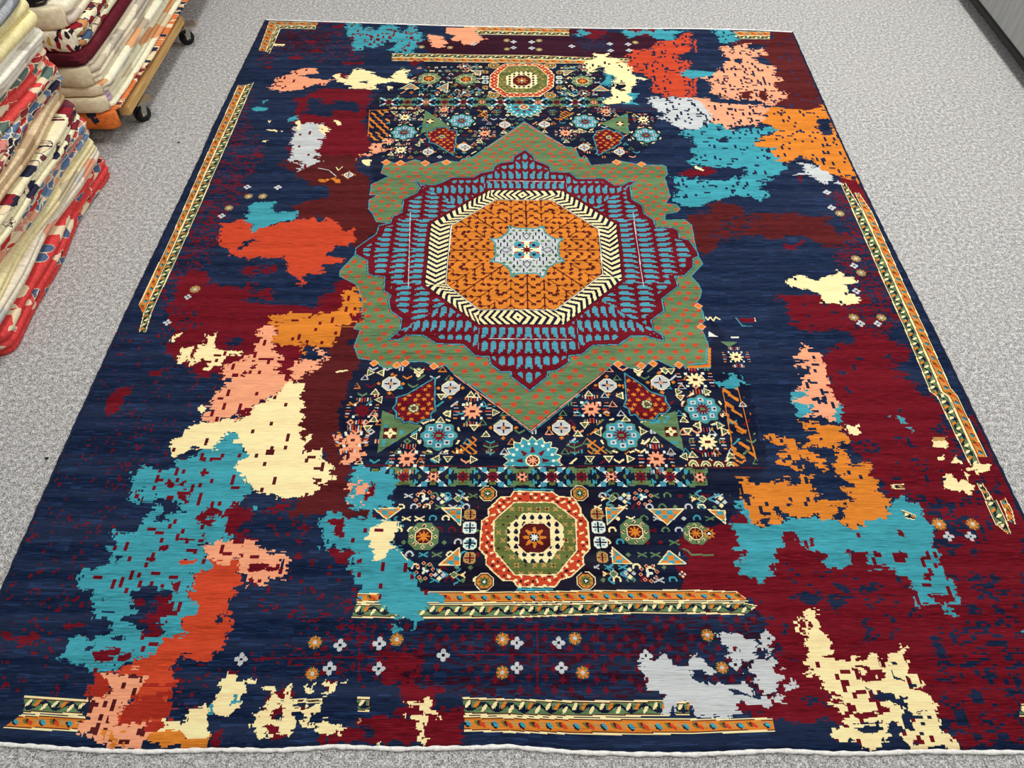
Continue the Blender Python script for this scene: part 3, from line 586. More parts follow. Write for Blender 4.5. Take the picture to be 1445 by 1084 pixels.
['p','X',[[557,3629],[588,3682],[691,3673],[718,3754],[791,3772],[902,3865],[891,3736],[863,3664],[815,3629],[808,3577],[859,3577],[853,3510],[806,3443],[861,3427],[836,3315],[837,3269],[800,3238],[721,3246],[646,3284],[635,3331],[665,3379],[639,3443],[559,3476],[566,3543]],0.8,'N',0.05],
['p','N',[[824,3629],[869,3647],[860,3586],[816,3577]],0.5,'',0],
['p','X',[[912,3791],[920,3768],[898,3652],[891,3652]],0.3,'',0],
['p','X',[[855,3412],[866,3402],[838,3250],[830,3250]],0.3,'',0],
['p','X',[[-1097,2328],[-1019,2352],[-981,2314],[-969,2286],[-948,2323],[-912,2323],[-829,2352],[-783,2361],[-767,2375],[-740,2356],[-718,2352],[-713,2375],[-691,2352],[-648,2296],[-626,2268],[-595,2323],[-581,2214],[-637,2223],[-661,2187],[-684,2153],[-608,2135],[-627,2110],[-676,2101],[-669,2055],[-725,2060],[-736,2027],[-731,1982],[-746,1986],[-758,2027],[-805,2068],[-825,2144],[-852,2135],[-925,2135],[-940,2123],[-982,2135],[-1024,2144],[-1038,2179],[-1084,2192],[-1094,2268]],0.6,'',0],
['p','N',[[-1007,2170],[-989,2214],[-961,2245],[-926,2218],[-956,2223],[-981,2179]],0.5,'',0],
['p','N',[[-640,2241],[-619,2241],[-619,2218],[-637,2218]],0.3,'',0],
['p','X',[[-710,2371],[-670,2343],[-625,2278],[-583,2319],[-581,2260],[-594,2224],[-602,2197],[-685,2215]],0.5,'',0],
['p','X',[[-675,2145],[-608,2136],[-613,2110],[-670,2115]],0.5,'',0],
['p','X',[[-815,952],[-771,943],[-767,925],[-743,921],[-715,803],[-808,803],[-810,855],[-817,899],[-783,907]],0.6,'',0],
['p','X',[[-784,939],[-761,943],[-713,934],[-686,939],[-684,912],[-716,908],[-701,881],[-708,841],[-760,841]],0.6,'',0],
['p','X',[[-806,842],[-724,842],[-703,752],[-707,728],[-715,716],[-716,674],[-743,674],[-764,682],[-805,682],[-796,663],[-798,615],[-783,552],[-787,528],[-806,521],[-869,528],[-921,534],[-930,558],[-887,572],[-873,597],[-875,641],[-941,648],[-957,652],[-907,671],[-877,682],[-855,697],[-860,728],[-834,744],[-807,744],[-805,780]],0.7,'',0],
['p','Y',[[-932,565],[-879,569],[-867,601],[-801,615],[-779,552],[-787,528],[-806,521],[-869,528],[-921,534]],1.5,'',0],
['p','Y',[[-992,644],[-949,648],[-944,601],[-957,587],[-984,601],[-1002,590],[-999,601],[-987,608]],0.7,'',0],
['p','X',[[-770,881],[-715,881],[-717,826],[-717,789],[-697,776],[-690,745],[-705,737],[-704,715],[-709,686],[-720,682]],0.6,'',0],
['p','N',[[-737,785],[-722,794],[-716,767],[-731,759]],0.6,'',0],
['p','O',[[1164,3163],[1221,3144],[1307,3121],[1403,3182],[1402,3060],[1403,2782],[1393,2584],[1363,2607],[1324,2630],[1293,2653],[1265,2685],[1243,2749],[1204,2782],[1155,2733],[1097,2725],[1077,2765],[1097,2831],[1028,2848],[1026,2882],[1071,2917],[1147,2952],[1149,3005],[1084,3023],[1109,3097]],0.6,'N',0.05],
['p','N',[[1339,3050],[1402,3060],[1368,2934],[1329,2934],[1328,2987]],0.6,'',0],
['p','O',[[-577,1954],[-550,1978],[-525,1792],[-732,1792],[-804,1810],[-820,1840],[-770,1855],[-735,1840],[-595,1855],[-584,1892],[-564,1900]],0.8,'',0],
['p','O',[[-822,1848],[-749,1852],[-776,1830],[-805,1815]],0.8,'',0],
['p','O',[[-790,1793],[-707,1822],[-685,1701],[-753,1708],[-784,1736],[-764,1764]],0.8,'R',0.05],
['p','O',[[-582,1968],[-556,1976],[-536,1952],[-516,1921],[-509,1867],[-508,1815],[-582,1815],[-577,1743],[-590,1694],[-651,1694],[-691,1660],[-670,1715],[-751,1736],[-773,1852],[-741,1852],[-700,1830],[-666,1845],[-587,1852],[-592,1883],[-562,1898]],0.8,'R',0.03],
['p','R',[[-540,1860],[-508,1852],[-508,1815],[-535,1823]],0.6,'',0],
['p','O',[[880,1388],[918,1388],[941,1388],[954,1364],[985,1376],[992,1335],[971,1324],[954,1279],[973,1252],[925,1241],[927,1263],[949,1279],[949,1313],[911,1324],[867,1296],[855,1324],[895,1335],[913,1353],[865,1364]],1,'N',0.04],
['p','O',[[753,1341],[804,1341],[832,1324],[832,1301],[811,1274],[846,1285],[877,1263],[869,1230],[843,1274],[822,1263],[787,1228],[767,1257],[797,1290],[776,1318]],1,'N',0.04],
['p','O',[[752,1342],[789,1342],[821,1339],[830,1317],[825,1294],[840,1300],[837,1272],[853,1261],[883,1272],[884,1239],[906,1223],[901,1202],[883,1202],[852,1256],[814,1250],[814,1213],[798,1218],[771,1261],[797,1272],[792,1311]],1,'N',0.06],
['p','O',[[865,1368],[892,1380],[995,1380],[983,1322],[960,1305],[951,1272],[974,1272],[972,1250],[933,1239],[947,1239],[1019,1239],[960,1041],[932,1031],[912,1065],[855,1060],[827,1070],[826,1100],[901,1104],[949,1120],[921,1160],[962,1165],[920,1207],[936,1267],[954,1300],[874,1311],[855,1305],[902,1345]],0.8,'N',0.04],
['p','O',[[642,1202],[664,1197],[663,1171],[720,1171],[748,1176],[761,1197],[778,1191],[787,1171],[806,1160],[803,1202],[849,1191],[844,1155],[816,1145],[835,1135],[825,1095],[819,1070],[762,1065],[749,1085],[739,1060],[716,1051],[696,1075],[672,1046],[648,1051],[642,1085],[644,1120],[650,1150],[636,1171]],0.8,'N',0.04],
['p','N',[[727,1100],[744,1100],[736,1065],[724,1070]],0.6,'',0],
['p','N',[[874,1085],[915,1092],[899,1065],[872,1063]],0.6,'',0],
['p','O',[[923,1240],[951,1245],[977,1240],[1032,1245],[1022,1197],[1021,1150],[1028,1130],[1053,1125],[1032,1100],[1027,1070],[986,1061],[958,1056],[947,1032],[912,1041],[883,1061],[941,1070],[928,1100],[917,1090],[891,1105],[943,1120],[922,1155],[960,1166],[948,1187],[930,1202]],0.7,'N',0.015],
['p','O',[[910,1386],[956,1380],[966,1351],[990,1334],[979,1311],[954,1306],[954,1272],[975,1267],[966,1251],[933,1262],[949,1306],[920,1317],[883,1317],[915,1351]],0.9,'',0],
['p','O',[[809,1197],[835,1197],[847,1171],[836,1145],[870,1140],[835,1125],[831,1110],[882,1105],[867,1080],[830,1070],[809,1090],[799,1065],[776,1061]],0.9,'N',0.04],
['p','O',[[-813,517],[-759,517],[-745,504],[-708,501],[-682,521],[-681,478],[-808,478]],0.6,'',0],
['p','S',[[-1118,3315],[-1096,3411],[-1044,3443],[-1034,3476],[-1003,3493],[-918,3485],[-928,3443],[-992,3427],[-869,3387],[-821,3395],[-863,3347],[-942,3331],[-985,3300],[-1047,3284]],0.8,'R',0.03],
['p','S',[[-427,3828],[-415,3846],[-361,3828],[-316,3745],[-335,3700],[-379,3700],[-413,3754]],0.7,'',0],
['p','S',[[-348,3913],[-194,3913],[-189,3727],[-252,3772],[-287,3781],[-281,3828],[-327,3865]],0.7,'',0],
['p','S',[[-298,3913],[-163,3913],[-198,3875],[-161,3828],[-138,3781],[-185,3754],[-237,3727],[-256,3772],[-291,3772]],0.7,'',0],
['p','S',[[-593,2857],[-538,2897],[-522,2818],[-571,2792],[-588,2754],[-634,2767],[-631,2805]],1.2,'K',0.1],
['p','S',[[1041,3709],[1177,3744],[1161,3663],[1244,3686],[1248,3629],[1161,3607],[1180,3540],[1252,3519],[1256,3391],[1194,3350],[1260,3270],[1176,3172],[1129,3191],[1040,3211],[961,3230],[920,3289],[926,3391],[876,3412],[972,3476],[1057,3584],[1032,3629]],0.9,'N',0.08],
['p','M',[[1045,3289],[1110,3300],[1081,3211],[1044,3230]],0.6,'',0],
['p','M',[[1134,3289],[1173,3300],[1164,3211],[1123,3211]],0.6,'',0],
['p','N',[[1068,3584],[1114,3596],[1093,3540]],0.5,'',0],
['p','S',[[824,3211],[868,3230],[934,3191],[1162,3153],[1099,3097],[1121,3060],[1050,3005],[973,3014],[953,2961],[918,2987],[855,3023],[874,3078],[843,3134]],0.8,'N',0.06],
['p','S',[[808,3238],[891,3231],[868,3091],[861,3164]],0.6,'',0],
['p','S',[[-836,1786],[-774,1789],[-787,1750],[-775,1715],[-759,1687],[-752,1653],[-732,1626],[-751,1593],[-726,1566],[-699,1554],[-704,1528],[-762,1478],[-791,1435],[-826,1399],[-843,1435],[-842,1411],[-870,1388],[-931,1388],[-923,1447],[-905,1472],[-902,1560],[-896,1619],[-848,1653],[-829,1680]],0.9,'R',0.05],
['p','R',[[-832,1429],[-793,1444],[-803,1405],[-822,1405]],0.5,'',0],
['p','R',[[-853,1586],[-842,1599],[-839,1566],[-853,1573]],0.4,'',0],
['p','R',[[-832,1626],[-820,1626],[-818,1606],[-831,1606]],0.3,'',0],
['p','R',[[-747,1599],[-718,1602],[-696,1566],[-710,1560],[-743,1579]],0.6,'',0],
['p','S',[[-621,1680],[-603,1680],[-603,1646],[-587,1639],[-618,1619],[-649,1593],[-663,1560],[-691,1554],[-691,1580],[-715,1599],[-697,1613],[-697,1639],[-632,1639]],0.9,'',0],
['p','S',[[-822,980],[-777,984],[-746,975],[-733,921],[-767,925],[-771,943],[-816,957]],0.6,'',0],
['p','S',[[-804,984],[-764,989],[-736,996],[-713,989],[-681,991],[-668,971],[-637,961],[-608,961],[-590,945],[-586,890],[-632,899],[-632,877],[-667,873],[-677,860],[-694,903],[-717,912],[-713,934],[-761,943],[-794,943]],0.8,'R',0.03],
['p','R',[[-690,921],[-667,930],[-642,925],[-596,919],[-639,912],[-659,908],[-679,910]],0.4,'',0],
['p','R',[[-679,890],[-670,894],[-666,877],[-674,877]],0.3,'',0],
['p','R',[[-727,957],[-702,955],[-707,943]],0.3,'',0],
['p','S',[[-966,644],[-941,648],[-918,644],[-875,641],[-872,619],[-864,615],[-873,597],[-892,587],[-886,569],[-904,558],[-930,558],[-921,534],[-869,528],[-822,524],[-805,517],[-809,481],[-935,481],[-957,504],[-958,517],[-994,528],[-976,538],[-996,583],[-984,601],[-957,587],[-944,601],[-947,612],[-938,615]],0.9,'M',0.13],
['p','O',[[-919,507],[-890,514],[-880,484],[-902,487]],1.2,'',0],
['p','S',[[897,1663],[920,1673],[948,1704],[955,1694],[955,1673],[986,1673],[1006,1653],[999,1626],[1007,1619],[983,1547],[996,1503],[997,1453],[966,1393],[951,1423],[900,1411],[875,1405],[908,1423],[911,1453],[871,1466],[904,1484],[886,1509],[929,1586],[942,1599],[899,1629],[980,1632],[944,1646],[903,1646]],0.8,'N',0.05],
['p','N',[[918,1484],[939,1490],[933,1466],[919,1466]],0.4,'',0],
['p','N',[[939,1472],[970,1496],[971,1484],[946,1459]],0.4,'',0],
['p','S',[[-520,1351],[-496,1345],[-489,1328],[-449,1345],[-441,1317],[-453,1300],[-434,1294],[-434,1256],[-476,1234],[-492,1250],[-488,1289],[-510,1311]],1,'M',0.06],
['m','sun',[-469,1325],51,'S'],
['p','S',[[-466,1191],[-447,1186],[-422,1165],[-422,1125],[-444,1100],[-460,1120],[-459,1145]],1,'T',0.1],
['p','T',[[-850,3961],[-796,3971],[-760,3894],[-718,3922],[-677,3875],[-666,3942],[-612,3942],[-568,3865],[-540,3846],[-544,3942],[-499,3951],[-484,3875],[-447,3800],[-461,3754],[-473,3682],[-503,3629],[-549,3664],[-564,3638],[-603,3682],[-558,3754],[-620,3763],[-653,3745],[-654,3709],[-692,3700],[-711,3718],[-733,3682],[-775,3673],[-797,3772],[-838,3846]],0.8,'R',0.08],
['p','T',[[-1158,3141],[-1127,3164],[-1094,3156],[-1096,3127],[-1133,3120]],0.5,'',0],
['p','T',[[-1124,3208],[-1098,3216],[-1108,3186]],0.5,'',0],
['p','T',[[-985,3062],[-943,3083],[-940,3048],[-970,3041]],0.5,'',0],
['p','T',[[321,3865],[368,3903],[387,3856],[358,3809],[332,3818]],0.8,'',0],
['p','T',[[555,3884],[625,3865],[672,3894],[723,3865],[744,3894],[822,3875],[896,3888],[817,3837],[800,3772],[757,3781],[714,3791],[695,3856],[649,3846],[590,3791],[572,3828]],0.8,'',0],
['p','T',[[433,3460],[471,3468],[468,3379],[439,3331],[421,3363]],0.8,'',0],
['p','T',[[520,3284],[580,3277],[542,3223],[569,3171],[506,3178]],0.8,'',0],
['p','T',[[787,3460],[837,3485],[930,3468],[924,3427],[826,3411],[797,3443]],0.8,'',0],
['p','T',[[1008,3888],[1080,3900],[1127,3839],[1117,3756],[1075,3744],[1032,3756],[1035,3839]],0.7,'N',0.05],
['p','T',[[864,3476],[960,3465],[921,3423],[856,3423]],0.5,'',0],
['p','T',[[845,3023],[923,3014],[953,2961],[1066,2987],[1149,3005],[1147,2952],[1098,2952],[1048,2899],[1019,2848],[1092,2831],[1086,2782],[1116,2685],[1081,2653],[1043,2607],[1000,2576],[985,2546],[1013,2509],[952,2473],[940,2502],[850,2502],[783,2473],[707,2444],[732,2607],[867,2591],[961,2653],[952,2701],[866,2693],[768,2717],[769,2848],[787,2969]],0.8,'N',0.05],
['p','T',[[724,2976],[802,2952],[876,2988],[987,2964],[938,2709],[846,2698],[805,2720],[752,2715],[707,2737],[760,2765],[787,2833],[790,2916],[743,2916]],0.8,'N',0.05],
['p','N',[[881,2904],[930,2916],[917,2880],[877,2880]],0.5,'',0],
['p','T',[[643,2623],[689,2633],[718,2612],[763,2623],[766,2560],[809,2591],[917,2602],[899,2504],[796,2519],[771,2479],[734,2439],[690,2429],[652,2439],[636,2479],[648,2519],[682,2539],[657,2581]],0.8,'N',0.07],
['p','T',[[-1017,2448],[-1009,2468],[-964,2458],[-929,2468],[-908,2453],[-921,2429],[-913,2399],[-875,2409],[-832,2419],[-829,2356],[-876,2352],[-918,2323],[-952,2314],[-963,2282],[-975,2286],[-975,2314],[-1019,2352],[-1032,2395],[-1005,2395],[-1015,2429]],0.6,'',0],
['p','T',[[-960,1261],[-924,1272],[-901,1289],[-862,1294],[-835,1305],[-757,980],[-779,994],[-807,989],[-822,980],[-820,957],[-776,930],[-787,907],[-817,899],[-810,855],[-805,793],[-852,793],[-874,855],[-908,864],[-959,860],[-954,793],[-1044,793],[-1051,847],[-1080,851],[-1107,847],[-1103,916],[-1057,925],[-1056,970],[-1066,1026],[-1008,1017],[-998,1065],[-982,1114],[-982,1129],[-1013,1114],[-1048,1117],[-1060,1197],[-1071,1218],[-1054,1234],[-1013,1218],[-981,1231],[-953,1228]],0.8,'R',0.045],
['p','N',[[-993,1135],[-934,1129],[-922,1099],[-896,1085],[-936,1075],[-935,1055],[-966,1060],[-975,1104]],0.7,'',0],
['p','R',[[-987,1191],[-967,1197],[-950,1170],[-922,1181],[-918,1165],[-975,1165]],0.5,'',0],
['p','R',[[-862,1055],[-849,1070],[-835,1099],[-789,1114],[-780,1075],[-814,1065],[-825,1041]],0.6,'',0],
['p','R',[[-930,1145],[-906,1155],[-900,1114],[-914,1119]],0.5,'',0],
['p','R',[[-938,977],[-913,977],[-912,961],[-934,966]],0.4,'',0],
['p','R',[[-876,879],[-846,886],[-848,864],[-849,838],[-858,855]],0.6,'',0],
['p','X',[[-874,943],[-829,943],[-829,930],[-866,930]],0.5,'',0],
['p','R',[[-902,998],[-882,1003],[-847,998],[-846,994],[-896,994]],0.3,'',0],
['p','R',[[-822,1012],[-776,1017],[-772,998],[-813,996]],0.7,'',0],
['p','N',[[-1041,950],[-1021,952],[-1037,925]],0.4,'',0],
['p','T',[[-873,1294],[-854,1328],[-839,1325],[-844,1354],[-818,1354],[-811,1322],[-789,1328],[-784,1283],[-773,1278],[-769,1239],[-777,1234],[-766,1202],[-747,1197],[-744,1145],[-738,1120],[-766,1109],[-794,1080],[-833,1100],[-881,1289]],0.6,'R',0.04],
['p','T',[[-823,1060],[-777,1065],[-765,1031],[-752,1012],[-768,989],[-804,984]],0.7,'R',0.04],
['p','T',[[-714,1100],[-702,1102],[-701,1090],[-710,1087]],0.2,'',0],
['p','T',[[-1048,838],[-964,838],[-944,764],[-928,760],[-905,736],[-859,752],[-863,776],[-850,788],[-869,838],[-805,838],[-808,776],[-807,744],[-834,744],[-860,728],[-858,693],[-879,678],[-907,671],[-941,671],[-957,652],[-986,648],[-1001,648],[-1022,667],[-1048,674],[-1071,686],[-1083,678],[-1095,671],[-1085,678],[-1089,705],[-1083,728],[-1057,742],[-1025,728],[-1016,713],[-1006,728],[-980,744],[-969,756],[-988,768],[-995,788],[-1044,792]],0.8,'R',0.03],
['p','R',[[-1010,697],[-931,697],[-926,682],[-951,678],[-972,674],[-999,663]],0.6,'',0],
['p','N',[[-975,728],[-950,732],[-950,722],[-969,720]],0.4,'',0],
['p','N',[[-1036,705],[-1020,713],[-1016,701],[-1033,697]],0.4,'',0],
['p','T',[[-465,1223],[-426,1231],[-406,1213],[-338,1207],[-327,1181],[-344,1135],[-341,1100],[-378,1090],[-366,1060],[-333,1065],[-318,1041],[-310,1003],[-311,975],[-270,934],[-255,899],[-248,860],[-179,851],[-178,830],[-390,830],[-399,886],[-418,908],[-421,930],[-408,952],[-433,984],[-441,980],[-461,948],[-452,943],[-470,984],[-499,957],[-511,1003],[-516,1060],[-494,1087],[-458,1075],[-443,1060],[-399,1051],[-408,1090],[-435,1095],[-459,1114],[-464,1150],[-445,1171]],0.7,'R',0.03],
['p','R',[[-501,1060],[-457,1065],[-452,1031],[-465,1003],[-480,1017],[-479,1041],[-501,1046]],0.5,'',0],
['p','R',[[-499,957],[-485,971],[-451,966],[-428,975],[-409,957],[-426,930],[-458,930],[-469,948]],0.6,'',0],
['p','R',[[-411,1145],[-398,1181],[-388,1140],[-411,1109]],0.5,'',0],
['p','R',[[-408,939],[-392,941],[-392,928],[-407,928]],0.2,'',0],
['p','S',[[-460,1186],[-433,1181],[-419,1140],[-449,1135],[-464,1120],[-453,1100],[-440,1100]],1.4,'T',0.15],
['p','T',[[-394,877],[-249,877],[-238,849],[-172,844],[-175,821],[-205,816],[-221,803],[-224,781],[-243,776],[-242,745],[-255,741],[-251,767],[-283,776],[-288,785],[-312,803],[-326,816],[-338,844],[-391,849]],0.6,'R',0.02],
['p','T',[[-305,761],[-286,759],[-276,745],[-303,743]],0.4,'',0],
['b','orange',[[-393,846],[-338,846]],[[-392,822],[-337,822]]],
['p','T',[[608,1114],[640,1120],[643,1090],[651,1065],[663,1041],[724,1051],[752,1060],[803,1060],[826,1065],[869,1065],[916,1036],[954,1022],[938,966],[880,966],[878,930],[858,916],[824,912],[820,943],[812,961],[775,980],[792,998],[760,1022],[739,1022],[721,1017],[727,980],[690,971],[688,943],[679,921],[679,903],[659,886],[628,873],[617,894],[590,903],[584,934],[623,948],[617,957],[589,961],[588,980],[607,1017],[597,1031],[615,1055],[624,1080]],0.6,'',0],
['p','R',[[620,1085],[647,1046],[614,1051],[608,1065]],0.4,'',0],
['p','N',[[623,1100],[636,1100],[632,1090]],0.3,'',0],
['p','T',[[748,1051],[775,1056],[880,1051],[910,1036],[947,1032],[964,1061],[1027,1070],[1038,1105],[1082,1135],[1094,1130],[1098,1105],[1122,1110],[1119,1075],[1133,1080],[1132,1051],[1129,994],[1114,912],[937,912],[925,957],[907,966],[881,962],[875,926],[816,919],[818,957],[780,971],[765,1013]],0.6,'R',0.012],
['p','R',[[1047,1032],[1060,1027],[1052,1003],[1038,1013]],0.4,'',0],
['p','R',[[800,1003],[809,1003],[803,980],[790,980]],0.3,'',0],
['b','green',[[1068,1092],[1103,1073]],[[1072,1063],[1096,1058]]],
['p','T',[[824,966],[876,966],[881,926],[863,917],[822,912]],0.5,'',0],
['p','T',[[934,966],[1133,966],[1119,926],[1126,887],[1137,876],[1125,838],[1125,817],[1105,817],[1110,796],[1096,793],[1080,817],[1009,814],[1022,854],[1043,870],[999,892],[996,915],[958,926],[941,937]],0.6,'R',0.06],
['p','R',[[1067,909],[1089,915],[1084,870],[1055,876]],0.7,'',0],
['p','R',[[1053,841],[1114,841],[1097,822],[1066,819]],0.6,'',0],
['p','T',[[870,1503],[902,1515],[902,1478],[909,1447],[897,1417],[870,1423],[866,1466]],0.6,'',0],
['p','T',[[981,1447],[998,1459],[998,1423],[999,1393],[969,1388]],0.5,'',0],
['p','S',[[867,1472],[904,1484],[917,1496],[915,1453],[870,1464]],0.5,'',0],
['p','T',[[1140,1414],[1153,1411],[1142,1405]],0.4,'',0],
['p','T',[[1165,1411],[1183,1408],[1181,1388],[1167,1388]],0.4,'',0],
['p','T',[[1177,1376],[1191,1376],[1192,1350]],0.4,'',0],
['p','T',[[616,1554],[666,1560],[686,1586],[716,1586],[729,1554],[719,1528],[650,1525],[643,1541]],0.8,'K',0.1],
['p','C',[[-836,3443],[-813,3452],[-796,3395],[-753,3443],[-739,3493],[-701,3493],[-664,3460],[-639,3427],[-567,3411],[-555,3460],[-517,3493],[-486,3476],[-493,3411],[-469,3379],[-520,3355],[-564,3379],[-628,3363],[-631,3315],[-744,3315],[-765,3347],[-819,3379]],0.7,'',0],
['p','C',[[-585,3347],[-551,3331],[-564,3300]],0.4,'',0],
['p','N',[[-719,3371],[-671,3379],[-676,3355]],0.3,'',0],
['p','C',[[339,3560],[400,3594],[395,3647],[446,3629],[477,3647],[461,3612],[503,3594],[520,3552],[565,3535],[558,3460],[588,3427],[636,3411],[601,3395],[578,3411],[561,3331],[539,3269],[532,3193],[411,3171],[409,3208],[447,3223],[466,3363],[487,3411],[465,3443],[433,3460],[453,3510],[421,3526],[365,3443],[361,3510]],0.7,'K',0.03],
['p','K',[[483,3363],[522,3347],[508,3284],[479,3315]],0.5,'',0],
['p','C',[[969,2018],[1007,2039],[1050,2035],[1068,2018],[1106,2035],[1149,2051],[1164,2068],[1177,2051],[1183,2035],[1208,2035],[1213,2002],[1171,1990],[1168,1962],[1189,1939],[1191,1900],[1132,1889],[1102,1896],[1068,1892],[1051,1908],[1074,1947],[1029,1970],[973,1990]],0.6,'N',0.008],
['p','C',[[-1121,1743],[-1085,1761],[-1092,1750],[-1109,1736],[-1113,1715],[-1124,1718]],0.4,'',0],
['p','C',[[-1066,1694],[-1040,1701],[-1027,1680],[-1024,1725],[-1014,1708],[-999,1708],[-1011,1757],[-995,1743],[-978,1761],[-976,1729],[-969,1690],[-920,1676],[-874,1676],[-891,1653],[-917,1666],[-919,1612],[-941,1619],[-959,1593],[-983,1626],[-988,1646],[-1024,1612],[-1028,1626],[-1032,1659],[-1044,1629],[-1068,1626]],0.5,'R',0.02],
['p','C',[[-954,1459],[-932,1447],[-938,1414],[-953,1435]],0.3,'',0],
['p','R',[[-1036,1694],[-1026,1694],[-1016,1639],[-1030,1653]],0.3,'',0],
['p','C',[[-705,1534],[-659,1554],[-601,1219],[-784,1219],[-774,1274],[-785,1324],[-810,1330],[-818,1355],[-843,1353],[-837,1330],[-865,1330],[-865,1290],[-921,1296],[-965,1274],[-991,1268],[-996,1318],[-978,1335],[-962,1382],[-898,1388],[-826,1399],[-791,1435],[-760,1472],[-735,1490]],0.6,'M',0.022],
['p','C',[[-718,1541],[-687,1554],[-688,1535],[-670,1490],[-653,1478],[-655,1435],[-619,1417],[-624,1394],[-621,1324],[-607,1268],[-666,1268]],0.7,'M',0.02],
['p','C',[[-895,1380],[-623,1380],[-623,1328],[-614,1278],[-599,1272],[-581,1297],[-560,1294],[-558,1267],[-533,1256],[-516,1234],[-508,1207],[-512,1176],[-538,1173],[-537,1191],[-556,1202],[-549,1160],[-575,1130],[-630,1120],[-659,1135],[-691,1145],[-731,1147],[-740,1145],[-747,1197],[-766,1202],[-785,1239],[-766,1245],[-773,1278],[-793,1322],[-811,1322],[-818,1354],[-842,1357],[-853,1322],[-873,1294]],0.6,'M',0.03],
['p','C',[[-609,1328],[-594,1351],[-598,1317]],0.3,'',0],
['p','C',[[-384,1031],[-364,1041],[-345,1060],[-318,1048],[-311,1012],[-317,994],[-325,948],[-364,930],[-378,975],[-376,998],[-388,1008]],0.5,'R',0.03],
['p','C',[[-562,1589],[-545,1593],[-518,1599],[-515,1593],[-553,1583]],0.2,'',0],
['p','C',[[-602,1347],[-596,1353],[-598,1324],[-614,1307]],0.2,'',0],
['p','C',[[-791,541],[-767,546],[-759,531],[-742,534],[-740,565],[-713,572],[-708,583],[-695,558],[-690,511],[-708,501],[-745,504],[-759,517],[-805,517],[-787,528]],0.5,'M',0.01],
['p','T',[[-698,572],[-684,572],[-682,552],[-695,552]],0.3,'',0],
['p','C',[[-680,645],[-650,645],[-646,629],[-629,625],[-625,590],[-630,559],[-640,549],[-682,559],[-697,559],[-689,590],[-683,613]],0.45,'R',0.012],
['p','C',[[-630,629],[-609,625],[-611,643],[-603,617],[-590,613],[-622,613]],0.45,'R',0.012],
['p','C',[[-589,609],[-558,613],[-557,597],[-547,578],[-531,578],[-534,613],[-514,613],[-523,601],[-521,590],[-500,582],[-502,570],[-479,574],[-469,566],[-455,578],[-436,578],[-448,555],[-457,540],[-464,536],[-480,559],[-508,559],[-490,529],[-496,514],[-504,499],[-549,510],[-550,496],[-559,499],[-563,521],[-566,499],[-579,494],[-593,525],[-589,551],[-561,566],[-582,566],[-564,582],[-565,597],[-588,601]],0.45,'R',0.012],
['p','C',[[-484,617],[-479,621],[-477,609],[-465,609],[-463,621],[-459,597],[-481,597]],0.45,'R',0.012],
['p','C',[[-442,617],[-427,629],[-418,621],[-399,629],[-402,621],[-415,617],[-415,597],[-434,591],[-432,605]],0.45,'R',0.012],
['p','C',[[-485,540],[-461,540],[-455,529],[-433,536],[-381,531],[-380,523],[-388,521],[-389,501],[-397,503],[-395,519],[-429,514],[-447,525],[-478,525]],0.45,'R',0.012],
['p','C',[[-253,586],[-241,578],[-216,574],[-201,582],[-185,586],[-184,570],[-174,559],[-174,536],[-183,547],[-206,547],[-210,570],[-236,570]],0.45,'R',0.012],
['p','C',[[-246,547],[-234,553],[-202,540],[-200,518],[-205,507],[-193,503],[-202,488],[-218,496],[-211,510],[-217,529],[-241,534]],0.45,'R',0.012],
['p','R',[[-556,563],[-530,574],[-528,544],[-555,547]],0.4,'',0],
['p','N',[[-546,551],[-531,559],[-531,536]],0.3,'',0],
['p','R',[[-571,521],[-557,529],[-533,525],[-534,510],[-553,510]],0.3,'',0],
['p','C',[[-306,488],[-293,492],[-296,483]],0.2,'',0],
['p','T',[[-649,590],[-634,593],[-633,578],[-646,578]],0.5,'',0],
['p','T',[[-693,574],[-685,574],[-682,553],[-688,553]],0.3,'',0],
['p','C',[[708,788],[722,785],[723,760],[728,740],[736,791],[763,798],[760,770],[764,745],[774,730],[773,715],[759,691],[738,683],[757,674],[846,683],[852,698],[878,696],[882,676],[918,686],[921,700],[951,713],[955,688],[958,676],[950,638],[968,634],[966,615],[949,606],[972,593],[975,575],[972,540],[972,514],[1000,505],[999,484],[977,480],[897,480],[883,505],[881,527],[855,531],[847,505],[827,484],[808,478],[781,478],[761,501],[748,488],[723,493],[740,522],[770,518],[759,544],[760,561],[739,570],[747,584],[788,579],[725,606],[728,643],[682,638],[715,657],[718,671],[699,671],[704,691],[717,696],[708,715],[721,720]],0.6,'R',0.05],
['p','R',[[819,657],[830,662],[865,653],[882,676],[863,629],[847,625],[830,629]],0.6,'',0],
['p','N',[[827,620],[842,606],[867,597],[912,593],[903,566],[918,557],[961,561],[922,553],[911,535],[909,514],[889,522],[891,557],[888,575],[872,584],[844,584]],0.5,'',0],
['p','R',[[781,557],[848,566],[879,561],[876,553],[841,544],[798,535],[787,544]],0.5,'',0],
['p','N',[[780,522],[837,531],[833,518],[813,509]],0.5,'',0],
['p','N',[[903,667],[902,634],[925,620],[924,629],[908,638]],0.3,'',0],
['p','N',[[910,674],[924,674],[922,667],[910,667]],0.2,'',0],
['s','N',[[943,629],[963,606],[955,480],[902,480],[915,602]],0.12,8,6],
['p','C',[[855,572],[872,584],[888,575],[866,566]],0.3,'',0],
['p','C',[[836,557],[862,553],[888,575],[898,566],[887,531],[854,527],[833,518]],0.6,'',0],
['p','C',[[1001,1382],[1018,1376],[1040,1388],[1037,1370],[1040,1347],[1009,1344],[1000,1364]],0.4,'',0],
['p','C',[[1242,1328],[1274,1328],[1282,1311],[1260,1289],[1234,1306]],0.35,'',0],
['p','C',[[1236,1267],[1254,1272],[1248,1256],[1235,1256]],0.35,'',0],
